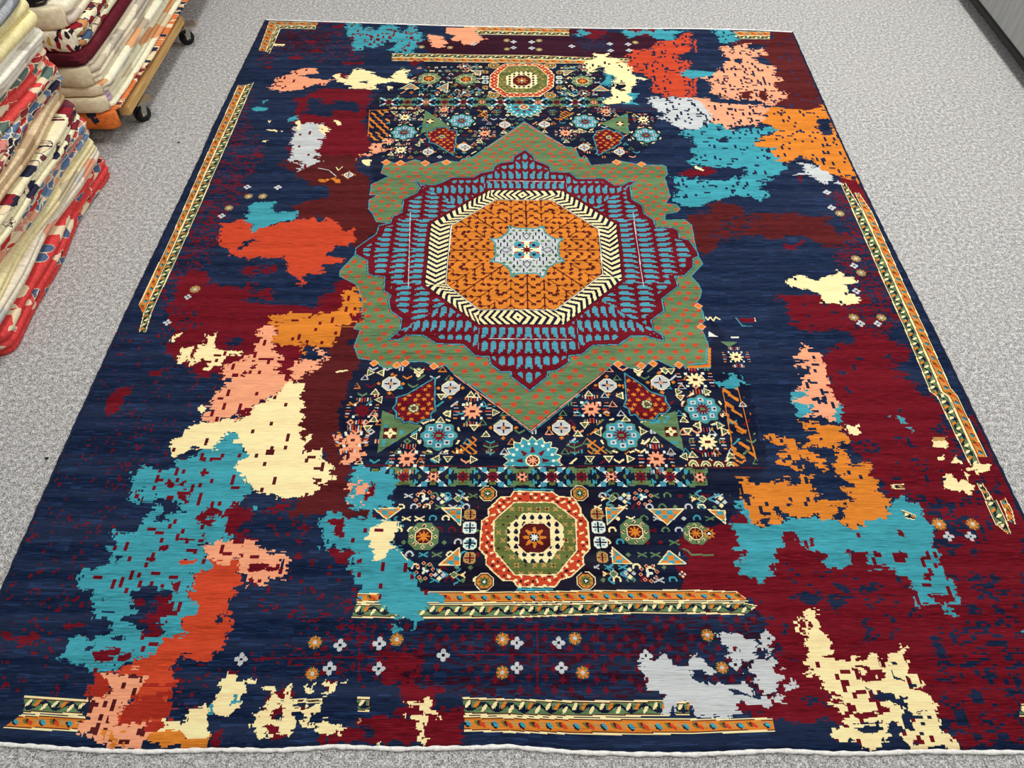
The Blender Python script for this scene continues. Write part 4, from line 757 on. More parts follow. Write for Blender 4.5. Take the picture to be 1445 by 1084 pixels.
['p','C',[[1267,1245],[1284,1267],[1299,1245],[1270,1242]],0.35,'',0],
['p','C',[[1301,1229],[1335,1245],[1366,1245],[1362,1218],[1325,1208],[1322,1224],[1298,1221]],0.35,'',0],
['p','C',[[1285,1226],[1298,1208],[1290,1187],[1284,1208]],0.35,'',0],
['p','C',[[1221,1192],[1237,1213],[1253,1208],[1259,1176],[1278,1192],[1293,1171],[1285,1150],[1289,1138],[1272,1140],[1265,1155],[1236,1150],[1209,1161]],0.35,'',0],
['p','D',[[1247,1337],[1279,1340],[1273,1326],[1242,1323]],0.3,'',0],
['p','C',[[751,2709],[775,2698],[777,2671],[759,2677]],0.3,'',0],
['p','V',[[-935,3020],[-804,3020],[-797,2924],[-810,2818],[-823,2805],[-774,2773],[-831,2767],[-776,2742],[-821,2704],[-866,2673],[-869,2729],[-922,2742],[-916,2831],[-936,2857]],0.7,'R',0.03],
['p','C',[[-841,3006],[-803,3013],[-797,2924],[-824,2951]],0.6,'',0],
['p','C',[[-945,3034],[-925,3048],[-910,2964],[-928,2978]],0.3,'',0],
['p','V',[[604,3238],[800,3238],[849,3193],[872,3134],[871,3034],[809,3034],[800,2978],[732,2978],[701,3034],[650,3062],[664,3105]],0.7,'N',0.09],
['p','V',[[823,3201],[862,3191],[855,3023],[810,2987],[793,3005]],0.5,'N',0.08],
['p','V',[[1182,2725],[1221,2725],[1229,2681],[1256,2709],[1290,2643],[1290,2622],[1242,2580],[1221,2622],[1188,2643],[1139,2638],[1187,2665]],0.7,'',0],
['p','V',[[1281,2585],[1311,2606],[1317,2580]],0.3,'',0],
['p','V',[[290,653],[349,667],[369,694],[378,682],[390,665],[423,665],[443,688],[465,674],[484,661],[487,653],[469,645],[445,649],[451,633],[478,629],[514,625],[551,625],[556,593],[596,590],[598,563],[568,570],[521,578],[516,547],[483,540],[413,547],[410,578],[376,563],[374,547],[351,551],[355,601],[314,605],[312,629]],0.5,'',0],
['p','N',[[421,649],[449,651],[466,629],[482,629],[468,617],[450,629],[427,637]],0.4,'',0],
['p','N',[[507,607],[523,607],[556,591],[516,593]],0.3,'',0],
['p','V',[[502,743],[525,752],[544,745],[564,737],[593,715],[584,690],[557,678],[523,694],[541,703],[531,720],[510,720]],0.6,'',0],
['p','V',[[600,707],[609,733],[633,745],[642,728],[628,703],[604,686]],0.6,'',0],
['p','V',[[576,674],[599,682],[619,682],[626,653],[642,637],[620,629],[611,605],[574,601],[567,625],[589,633],[563,645]],0.6,'',0],
['p','V',[[645,665],[657,657],[644,653]],0.6,'',0],
['p','V',[[639,621],[668,625],[664,609],[639,605]],0.6,'',0],
['p','V',[[623,605],[636,590],[628,574],[601,578]],0.6,'',0],
['b','green',[[382,578],[410,580]],[[376,548],[408,548]]],
['p','V',[[309,672],[333,669],[349,665],[335,653],[307,657]],0.5,'',0],
['m','o',[-480,719],17,''],
['m','o',[-474,643],16,''],
['m','o',[-281,726],17,''],
['m','f',[-418,712],16,''],
['m','f',[-323,716],17,''],
['m','f',[-651,678],16,''],
['m','f',[-435,656],17,''],
['m','f',[-318,656],16,''],
['m','f',[-166,687],16,''],
['m','o',[-23,727],17,''],
['m','o',[154,729],16,''],
['m','o',[-23,646],16,''],
['m','o',[168,646],16,''],
['m','f',[12,718],16,''],
['m','f',[114,718],16,''],
['m','f',[12,657],15,''],
['m','f',[118,657],15,''],
['m','f',[323,686],16,''],
['m','o',[480,737],16,''],
['m','o',[501,658],15,''],
['m','f',[534,665],15,''],
['m','f',[627,729],16,''],
['m','o',[1157,1045],19,''],
['m','o',[1248,1045],18,''],
['m','f',[1169,1008],15,''],
['m','f',[1228,1008],15,''],
['m','o',[1256,2392],19,'D'],
['m','o',[1243,2131],18,'D'],
['m','o',[1240,2055],18,'D'],
['m','o',[1150,1832],17,'D'],
['m','o',[1243,1832],17,'D'],
['m','f',[1244,2528],16,''],
['m','f',[1236,2431],16,''],
['m','f',[1226,2093],15,''],
['m','f',[1196,1961],15,''],
['m','f',[1165,1803],15,''],
['m','f',[1222,1803],14,''],
['m','f',[-1052,2562],15,''],
['m','f',[-930,2559],16,''],
['m','f',[-1109,2377],15,''],
['m','f',[-1117,1931],13,''],
['m','o',[-1034,2501],17,'D'],
['m','o',[-978,2501],18,'D'],
['m','o',[-1093,2426],17,'D'],
['m','o',[-1103,1970],19,'D'],
['m','o',[-26,3776],17,'D'],
['m','o',[-25,3687],16,'D'],
['m','o',[135,3772],17,'D'],
['m','o',[133,3678],17,'D'],
['m','o',[613,3754],17,'D'],
['m','f',[8,3761],16,''],
['m','f',[8,3700],16,''],
['m','f',[98,3758],17,''],
['m','f',[97,3694],17,''],
['m','f',[295,3714],17,''],
['m','f',[485,3741],16,''],
['m','f',[576,3736],17,''],
['m','f',[484,3673],16,''],
['m','f',[574,3673],17,''],
['m','f',[-189,3741],16,''],
['m','o',[-446,3705],16,'D'],
['m','o',[-305,3700],16,'D'],
['m','f',[-1053,2563],14,''],
['m','f',[-930,2560],14,''],
['m','f',[1242,2527],15,''],
['m','f',[1233,2427],15,''],
['m','silver',[-660,2641],28,''],
['m','f',[-1153,1808],14,''],
['l','C',[[652,1834],[657,1819],[667,1834],[675,1817],[686,1834],[697,1823]],6,0],
['p','R',[[756,1830],[817,1830],[811,1811],[769,1811]],0,'',0],
['l','C',[[817,1830],[816,1815]],5,0],
['l','B',[[754,1830],[768,1793],[799,1792]],5,0],
['p','W',[[651,1768],[678,1743],[647,1743]],0,'',0],
['p','G',[[680,1722],[738,1718],[706,1697]],0,'',0],
['p','W',[[720,1744],[748,1744],[744,1737],[721,1737]],0,'',0],
['m','star8',[529,1017],18,'O'],
['m','four',[441,899],12,''],
['l','G',[[453,971],[465,966],[472,955],[529,953]],6,0],
['p','T',[[1254,749],[1267,750],[1264,744],[1253,744]],0.2,'',0],
['p','C',[[-1057,2975],[-1014,2971],[-1005,2953],[-1046,2962]],0.3,'',0],
['p','C',[[-990,2967],[-980,2964],[-981,2948]],0.3,'',0],
['p','C',[[-1057,2883],[-1033,2894],[-1035,2875]],0.3,'',0],
['p','C',[[-1064,3041],[-1054,3037],[-1056,3014]],0.3,'',0],
['p','C',[[-778,3048],[-750,3042],[-740,3013],[-759,3003]],0.3,'',0],
['p','C',[[-1179,3745],[-1126,3736],[-1129,3714],[-1173,3721]],0.3,'',0],
['p','C',[[-618,2748],[-577,2748],[-590,2704],[-611,2717]],0.3,'',0],
['p','O',[[-769,2613],[-734,2610],[-739,2595],[-760,2595]],0.5,'',0],
['p','O',[[-725,2617],[-681,2612],[-685,2588],[-710,2591]],0.5,'',0],
['l','V',[[-790,2689],[-744,2673],[-709,2631]],5,0],
['l','C',[[-718,2694],[-706,2672],[-693,2697]],5,0],
['p','R',[[-1026,3772],[-979,3781],[-969,3745],[-1011,3736]],0.5,'',0],
['p','R',[[-993,3682],[-942,3686],[-932,3650],[-979,3650]],0.5,'',0],
['p','R',[[-1088,3608],[-1015,3608],[-1014,3581],[-1079,3584]],0.5,'',0],
['p','R',[[-817,3569],[-718,3560],[-723,3536],[-805,3543]],0.5,'',0],
['p','R',[[-502,3560],[-430,3569],[-451,3510],[-487,3535]],0.5,'',0],
['p','R',[[-1191,3510],[-1138,3518],[-1151,3480]],0.5,'',0],
['p','R',[[-1146,2785],[-1103,2790],[-1103,2769],[-1139,2769]],0.5,'',0],
['p','R',[[-1077,2785],[-1026,2790],[-1029,2767],[-1069,2767]],0.5,'',0],
['p','R',[[-910,3942],[-865,3938],[-864,3899],[-900,3903]],0.5,'',0]
]

NX, NY = 1100, 1440
PIX = np.array
def curve(pts, key):
    p = sorted(pts, key=lambda q: q[key]); a = np.array([q[key] for q in p], float); b = np.array([q[1-key] for q in p], float)
    def f(v):
        v = np.asarray(v, float); r = np.interp(v, a, b)
        lo = v < a[0]; hi = v > a[-1]
        k0 = (b[2]-b[0])/(a[2]-a[0]) if key == 1 else 0
        k1 = (b[-1]-b[-3])/(a[-1]-a[-3]) if key == 1 else 0
        return np.where(lo, b[0]+k0*(v-a[0]), np.where(hi, b[-1]+k1*(v-a[-1]), r))
    return f
fL, fR, fT, fB = curve(OUTLINE['L'], 1), curve(OUTLINE['R'], 1), curve(OUTLINE['T'], 0), curve(OUTLINE['B'], 0)
def rug_xy(S, T):
    X = -1350+2700*S; Y = 480+3500*T
    for _ in range(4):
        Y = fB(X)*(1-T)+fT(X)*T
        X = fL(Y)*(1-S)+fR(Y)*S
    return X, Y
S_, T_ = np.meshgrid((np.arange(NX)+.5)/NX, (np.arange(NY)+.5)/NY)
PX, PY = rug_xy(S_, T_); PX = PX.astype(np.float32); PY = PY.astype(np.float32)
RNG = np.random.default_rng(11)
def block(bh, bw, lo=-1., hi=1.):
    a = RNG.uniform(lo, hi, (NY//bh+2, NX//bw+2)).astype(np.float32)
    return np.repeat(np.repeat(a, bh, 0), bw, 1)[:NY, :NX]
JX = 9*block(3, 6)+11*block(7, 15)+10*block(16, 36)
JY = 6*block(4, 6)+9*block(8, 16)+7*block(15, 38)
H1, H2, H3 = block(6, 4, 0, 1), block(4, 10, 0, 1), block(11, 4, 0, 1)
GRID = np.zeros((NY, NX), np.uint8)

def window(x0, x1, y0, y1, m=70):
    yl = [PY[:, q] for q in (0, NX//4, NX//2, 3*NX//4, NX-1)]
    r0 = max(0, min(np.searchsorted(q, y0-m) for q in yl)-2); r1 = min(NY, max(np.searchsorted(q, y1+m) for q in yl)+2)
    if r1 <= r0: return None
    c0, c1 = NX, 0
    for r in (r0, (r0+r1)//2, r1-1):
        c0 = min(c0, np.searchsorted(PX[r], x0-m)); c1 = max(c1, np.searchsorted(PX[r], x1+m))
    c0 = max(0, c0-4); c1 = min(NX, c1+4)
    return (slice(r0, r1), slice(c0, c1)) if c1 > c0 else None

def inside(X, Y, pts):
    res = np.zeros(X.shape, bool); n = len(pts)
    for i in range(n):
        (x1, y1), (x2, y2) = pts[i], pts[(i+1) % n]
        if y1 == y2: continue
        c = (y1 > Y) != (y2 > Y)
        res ^= c & (X < (x2-x1)*(Y-y1)/(y2-y1)+x1)
    return res

def bbox(pts, m=70):
    xs = [p[0] for p in pts]; ys = [p[1] for p in pts]
    return window(min(xs), max(xs), min(ys), max(ys), m)

def segdist(X, Y, a, b):
    dx, dy = b[0]-a[0], b[1]-a[1]; L = dx*dx+dy*dy+1e-6
    t = np.clip(((X-a[0])*dx+(Y-a[1])*dy)/L, 0, 1)
    return np.hypot(X-a[0]-t*dx, Y-a[1]-t*dy)

def tri(a): return 2*np.abs(a/(2*np.pi)-np.floor(a/(2*np.pi)+.5))*2-1
def put(out, m, c): out[m] = IX[c]

def motif(kind, X, Y, c):
    out = np.full(X.shape, 255, np.uint8); r = np.hypot(X, Y); a = np.arctan2(Y, X); ax, ay = np.abs(X), np.abs(Y)
    if kind == 'rosette':
        R0 = .88+.07*np.cos(8*a)
        if c != 's': put(out, r < R0+.1, 'K'); put(out, r < R0, 'G'); put(out, r < R0-.05, 'T')
        else: put(out, r < .9, 'K'); put(out, r < .8, 'G')
        for k in range(8):
            dx, dy = np.abs(X-.6*math.cos(k*math.pi/4)), np.abs(Y-.6*math.sin(k*math.pi/4))
            put(out, np.maximum(dx, dy) < .135, 'V' if c != 's' else 'C'); put(out, np.maximum(dx, dy) < .055, 'K')
        put(out, r < .32+.1*np.cos(12*a), 'R'); put(out, (ax < .13) & (ay < .09), 'G')
        if c != 's':
            for k in range(8):
                t = (k+.5)*math.pi/4; q = X*math.cos(t)+Y*math.sin(t); p = -X*math.sin(t)+Y*math.cos(t)
                put(out, (np.abs(p) < .13) & (q > 1.0) & (q < 1.1), 'C')
    elif kind == 'silver':
        o = np.maximum(np.maximum(ax, ay), (ax+ay)/1.32)
        put(out, o < .68, 'C'); put(out, o < .62, 'V')
        put(out, (ax < .06) & (ay > .15) & (ay < .46), 'K'); put(out, (ay < .07) & (ax > .15) & (ax < .46), 'K')
        put(out, (np.abs(ax-ay) < .06) & (r < .24), 'O')
        for dx, dy in ((.9, 0), (-.9, 0), (0, .9), (0, -.9)): put(out, (np.abs(X-dx)+np.abs(Y-dy) < .17), 'O')
    elif kind == 'sun':
        R0 = .38+.09*np.cos(10*a)
        put(out, r < R0, c or 'C'); put(out, (ax < .13) & (ay < .09), 'M')
        put(out, np.maximum(np.abs(ax-.42), np.abs(ay-.40)) < .07, 'W')
        for k, col in ((.0, 'X'), (.2, 'V'), (.4, 'O')):
            put(out, (np.abs(ay-k) < .03) & (ax > .58+k*.3) & (ax < .88), col)
            put(out, (np.abs(ax-k*.7-.08) < .03) & (ay > .58+k*.3) & (ay < .88), col)
    elif kind == 'f':
        put(out, (((ax/.38)**2+((ay-.56)/.44)**2) < 1) | (((ay/.38)**2+((ax-.56)/.44)**2) < 1), 'V')
        put(out, (ax < .2) & (ay < .2), 'K')
    elif kind == 'o':
        put(out, r < .8+.2*np.cos(8*a), c or 'O'); put(out, (np.cos(8*a) < -.72) & (r > .35) & (r < 1), 'G'); put(out, r < .3, 'V')
    elif kind == 'whiteflower':
        put(out, (ax < .9) & (ay < .9), 'M'); put(out, r < .62+.22*np.cos(4*a), 'C'); put(out, (ax < .16) & (ay < .16), 'G')
    elif kind in ('half', 'halfdown'):
        sg = Y if kind == 'half' else -Y
        R0 = .9+.09*tri(18*a); m = sg > -.22
        put(out, (r < R0) & m, 'C'); put(out, (r < R0-.045) & m, 'T')
        for k in range(-1, 12):
            t = k*math.pi/9+.0; cx, cy = .68*math.cos(t), .68*math.sin(t)*(1 if kind == 'half' else -1)
            put(out, (np.hypot(X-cx, Y-cy) < .055) & m, 'W')
        for t in (0, 45, 90, 135, 180):
            t = math.radians(t); q = X*math.cos(t)+sg*math.sin(t); p = -X*math.sin(t)+sg*math.cos(t)
            put(out, (np.abs(p) < .025+np.clip(.55-q, 0, .3)*.3) & (q > .32) & (q < .55) & m, 'R')
        put(out, (r < .24) & m, 'C'); put(out, (r < .19) & m, 'M'); put(out, (r < .12+.05*np.cos(8*a)) & m, 'S')
    elif kind == 'tree':
        for y0, col, w in ((.75, 'T', .5), (.45, 'M', .8), (.1, 'G', .8), (-.35, 'M', .9), (-.6, 'G', .5)):
            put(out, (np.abs(Y-y0-.45*ax) < .1) & (ax < w), col)
        put(out, ax+np.abs(Y+.6) < .22, 'B'); put(out, (ax < .05) & (ay < .6), 'G')
    elif kind == 'roundel':
        o = np.maximum(np.maximum(ax, ay), (ax+ay)/1.38)
        put(out, o < .98, 'C'); put(out, o < .9, 'K'); put(out, o < .76, 'O'); put(out, r < .55+.1*np.cos(8*a), 'L'); put(out, (r < .3), 'K'); put(out, r < .16+.05*np.cos(4*a), 'W')
    elif kind == 'sqflower':
        put(out, (ax < .92) & (ay < .92) & (ax+ay < 1.5), c); put(out, (np.minimum(ax, ay) < .13) & (r < .8), 'K' if c == 'W' else 'R')
        put(out, (np.abs(ax-.38) < .16) & (np.abs(ay-.38) < .16), 'B' if c == 'W' else 'L')
    elif kind == 'greenoct':
        o = np.maximum(np.maximum(ax, ay), (ax+ay)/1.45)
        put(out, o < .98, 'G')
        for k in range(8): put(out, np.abs(X-.76*math.cos(k*math.pi/4))+np.abs(Y-.76*math.sin(k*math.pi/4)) < .15, 'C'); put(out, np.abs(X-.76*math.cos(k*math.pi/4))+np.abs(Y-.76*math.sin(k*math.pi/4)) < .1, 'R')
        put(out, o < .56, 'C'); put(out, o < .5, 'M'); put(out, r < .3+.13*np.cos(8*a), 'O')
    elif kind == 'star8':
        put(out, r < .72+.24*np.cos(8*a), 'O'); put(out, r < .42, 'K'); put(out, r < .26+.08*np.cos(8*a), 'W')
    elif kind == 'fish':
        Q = X if c == 'l' else -X
        put(out, (np.abs(Q+.1)+ay*1.2 < .42), 'C'); put(out, (np.abs(Q+.1)+ay*1.2 < .34), 'G')
        put(out, (np.abs(ay-.25-.9*(Q-.1)) < .1) & (Q > .05) & (Q < .45), 'B'); put(out, (np.abs(ay-.75+.6*(Q-.1)) < .09) & (Q > -.1) & (Q < .3), 'B')
        put(out, (ay < .07) & (Q > .35) & (Q < .8), 'O'); put(out, (np.abs(ay-.6*(Q-.5)) < .08) & (Q > .5) & (Q < .85), 'C'); put(out, (np.abs(ay+.5*(Q+.6)) < .1) & (Q < -.6), 'B')
    elif kind == 'ringsq':
        for k in range(8):
            d = np.abs(X-.72*math.cos(k*math.pi/4+.2))+np.abs(Y-.72*math.sin(k*math.pi/4+.2)); put(out, d < .2, 'S'); put(out, d < .12, 'R')
        put(out, r < .25+.12*np.cos(3*a), 'W')
    elif kind == 'four':
        for dx, dy, col in ((.5, 0, 'V'), (-.5, 0, 'V'), (0, .5, 'C'), (0, -.5, 'C')): put(out, np.abs(X-dx)+np.abs(Y-dy) < .34, col)
    elif kind in ('tu', 'td', 'tl', 'tr'):
        U, V = {'tu': (X, Y), 'td': (X, -Y), 'tl': (Y, -X), 'tr': (Y, X)}[kind]
        put(out, (np.abs(U) < (.75-V)*.62) & (V > -.7), 'C'); put(out, (np.abs(U) < (.42-V)*.6) & (V > -.5), 'K'); put(out, (np.abs(U) < (.2-V)*.6) & (V > -.38), c or 'G')
    elif kind == 'ytree':
        for y0 in (-.1, .3, .65): put(out, (np.abs(Y+y0-.55-.9*ax) < .13) & (ax < .75-y0*.4) & (Y < .8), 'C')
        put(out, (ax+np.abs(Y+.2) < .28), 'C')
    elif kind == 'arrowtip':
        put(out, ax+ay < 1, 'S'); put(out, ax+ay < .7, 'O')
    return out

def cells(X, Y, p, q, stag=True):
    row = np.floor(Y/q); xo = X/p+(.5*(row % 2) if stag else 0); colm = np.floor(xo)
    u = xo-colm-.5; v = Y/q-row-.5
    h = np.abs(np.sin(row*12.9898+colm*78.233)*43758.5453) % 1; h2 = np.abs(np.sin(row*39.346+colm*11.135)*24634.6345) % 1
    return u*p, v*q, h, h2

def fill(kind, X, Y, c, p):
    out = np.full(X.shape, 255, np.uint8)
    if kind == 'arrows':
        u, v, h, h2 = cells(X, Y, p, p*.62)
        v = np.where(h < .4, -v, v); s = p/2
        put(out, (np.abs(u) < .55*s*np.clip(.5-(v/s), 0, .8)) & (v > -.35*s) & (v < .45*s) & (h2 < .8), c)
        put(out, (np.abs(u) < .1*s) & (v < 0) & (h2 < .8), c)
    elif kind == 'leaf':
        u, v, h, h2 = cells(X, Y, p, p*.62); u = u-(h-.5)*p*.3; v = v-(h2-.5)*p*.2
        r = np.hypot(u, v*1.25); a = np.arctan2(v, u)
        put(out, (r < p*(.215+.075*np.cos(5*a+h*6))) & (h2 < .95), c); put(out, (np.abs(u-v*(h-.5)) < 1.3) & (np.abs(v) < p*.3) & (h > .6), c)
    elif kind == 'filler':
        u, v, h, h2 = cells(X, Y, p, p*.8); s = p*.5; u, v = u/s, v/s; cc = ['C', 'V', 'S', 'G', 'T', 'O', 'G', 'R']; h = np.where(h2*7.3 % 1 < .22, 9, h)
        k = np.floor(h2*8).astype(int)
        t1 = (np.abs(u) < (.6-v)*.6) & (v > -.5) & (v < .55); t1i = (np.abs(u) < (.42-v)*.5) & (v > -.36)
        d = np.abs(u)+np.abs(v); ch = (np.abs(v-.7*np.abs(u)+.2) < .16) & (np.abs(u) < .7); sq = np.maximum(np.abs(u), np.abs(v))
        m = np.where(h < .42, t1 & ~t1i, np.where(h < .5, (d < .55) & (d > .25), np.where(h < .7, ch, np.where(h < .85, (sq < .35) & ~((np.abs(u) < .1)), np.where(h < 1, (np.abs(u-v) < .2) & (sq < .55), False)))))
        for i, col in enumerate(cc): put(out, m & (k == i), col)
    elif kind == 'scroll':
        u, v, h, h2 = cells(X, Y, p, p); s = p*.5; u, v = u/s, v/s; r = np.hypot(u, v)
        m = np.where(h < .45, (np.abs(r-.5) < .13) & (v > -.25), np.where(h < .7, (np.abs(u)+np.abs(v) < .4), (np.abs(np.abs(v)-.5*np.abs(u)) < .12) & (np.abs(u) < .7)))
        k = np.floor(h2*6).astype(int)
        for i, col in enumerate(['G', 'V', 'C', 'R', 'T', 'G']): put(out, m & (k == i), col)
    elif kind == 'lattice':
        put(out, (np.abs((X+Y) % p-p/2) < p*.16) | ((np.abs((X-Y) % (p*2)-p) < p*.16)), c)
    elif kind == 'flame':
        u, v, h, h2 = cells(X, Y, p, p*.75); put(out, (np.abs(v+.9*u*(1 if c == 'O' else -1)-(h-.5)*8) < 5+h2*4) & (np.abs(u) < p*.36) & (h < .85), c)
    elif kind == 'check':
        k = (np.floor(X/p)+np.floor(Y/(p*.8))) % 2; out[k == 0] = IX['T']; out[k == 1] = IX['O']
    elif kind == 'redring':
        w = np.sin(X*.21)*np.sin(Y*.23)+.55*np.sin(X*.11+Y*.31)*np.sin(Y*.13-X*.27); put(out, w > .6, 'C'); put(out, w < -.85, 'K')
    elif kind == 'sprig':
        u, v, h, h2 = cells(X, Y, p, p); put(out, (np.abs(np.abs(u)-np.abs(v)) < 3) & (np.hypot(u, v) < 9) & (h < .75), 'D'); put(out, (np.hypot(u, v) < 3.5) & (h > .5), 'M')
    elif kind == 'teeth':
        u, v, h, h2 = cells(X, Y, p*1.1, p*1.1, False); put(out, (np.abs(u) < 7.5-np.abs(v+2)*.6) & (np.abs(v) < 8), 'K')
    return out

def paste(sl, out, m):
    m = m & (out != 255); GRID[sl][m] = out[m]

def polyline(pts):
    d = [0.]
    for a, b in zip(pts, pts[1:]): d.append(d[-1]+math.hypot(b[0]-a[0], b[1]-a[1]))
    return d

def strip(kind, A, B):
    base = 0.
    for i in range(len(A)-1):
        a, b, c, d = A[i], A[i+1], B[i+1], B[i]
        L = (math.hypot(b[0]-a[0], b[1]-a[1])+math.hypot(c[0]-d[0], c[1]-d[1]))/2
        sl = bbox([a, b, c, d], 20)
        if sl is None: base += L; continue
        X, Y = PX[sl], PY[sl]; m = inside(X, Y, [a, b, c, d])
        dl = lambda p, q: np.abs((q[0]-p[0])*(Y-p[1])-(q[1]-p[1])*(X-p[0]))/(math.hypot(q[0]-p[0], q[1]-p[1])+1e-6)
        e0, e1, f0, f1 = dl(a, b), dl(d, c), dl(a, d), dl(b, c)
        v = e0/(e0+e1+1e-6); ex, ey = (b[0]+c[0]-a[0]-d[0])/2, (b[1]+c[1]-a[1]-d[1])/2; en = math.hypot(ex, ey)+1e-6
        u = base+((X-(a[0]+d[0])/2)*ex+(Y-(a[1]+d[1])/2)*ey)/en; wid = float(np.median((e0+e1)[m])) if m.any() else 40.
        out = np.full(X.shape, 255, np.uint8); base += L
        if kind in ('green', 'orange'):
            out[:] = IX['G' if kind == 'green' else 'O']
            p = 62.; w = u/p*2*np.pi; cv = .5+.2*np.sin(w); q = (v-.5)*wid
            if kind == 'green':
                put(out, np.abs(v-cv) < .1, 'K'); put(out, (np.abs(np.cos(w)) < .35) & (np.abs(v-.5) < .26), 'K')
                for o, col in ((.12, 'C'), (.45, 'O'), (.8, 'C')):
                    du = ((u/p-o+.5) % 1-.5)*p; put(out, ((du+q*.5)/4.6)**2+((q+(5 if o < .5 else -3))/8.5)**2 < 1, col)
            else:
                for o, col in ((.08, 'K'), (.16, 'T'), (.5, 'L'), (.6, 'M'), (.66, 'X'), (.9, 'D')):
                    du = ((u/p-o+.5) % 1-.5)*p; put(out, (((du-q*.7)/5.5)**2+((q-wid*.08*np.sin(o*20))/(wid*.19))**2) < 1, col)
            put(out, (v < 3.2/wid+.07) | (v > .93-3.2/wid), 'M'); put(out, (v < 2.6/wid+.02) | (v > .98-2.6/wid), 'C')
        elif kind == 'frieze':
            out[:] = IX['K']; p = 84.; k = np.floor(u/p); du = u-k*p-p/2; q = (v-.5)*wid; s = wid/2
            par = (k % 2) == 0; r = np.hypot(du, q); a_ = np.arctan2(q, du)
            put(out, (np.abs(np.abs(du)-np.abs(q)*1.1) < 7) & par & (r > 14), 'W')
            put(out, (np.abs(np.abs(du)-np.abs(q)*.9) < 11+4*np.sin(r*.5)) & ~par & (r > 14), 'G')
            put(out, (np.abs(np.abs(du)-s*.72) < 8) & (np.abs(np.abs(q)-s*.74) < 8) & par, 'B'); put(out, (np.hypot(np.abs(du)-p*.5, q) < 8) & par, 'L'); put(out, (np.abs(du) > p*.36) & (np.abs(np.abs(q)-s*.55) < 7+4*np.sin(du*.45)) & ~par, 'T')
            put(out, (np.abs(du) < 9) & (np.abs(np.abs(q)-s*.65) < 6), 'L')
            h3 = k % 3 == 2
            put(out, r < 16+4*np.cos(8*a_), 'R'); put(out, (r < 12+3*np.cos(6*a_)) & h3, 'S'); put(out, r < 5, 'K')
        elif kind == 'arcs':
            out[:] = IX['M']; p = 36.; du = (u % p)-p/2; r = np.hypot(du, (v-.95)*wid*.8); put(out, (r < 15) & (r > 5), 'C'); put(out, (r < 12) & (r > 8), 'G')
        paste(sl, out, m)

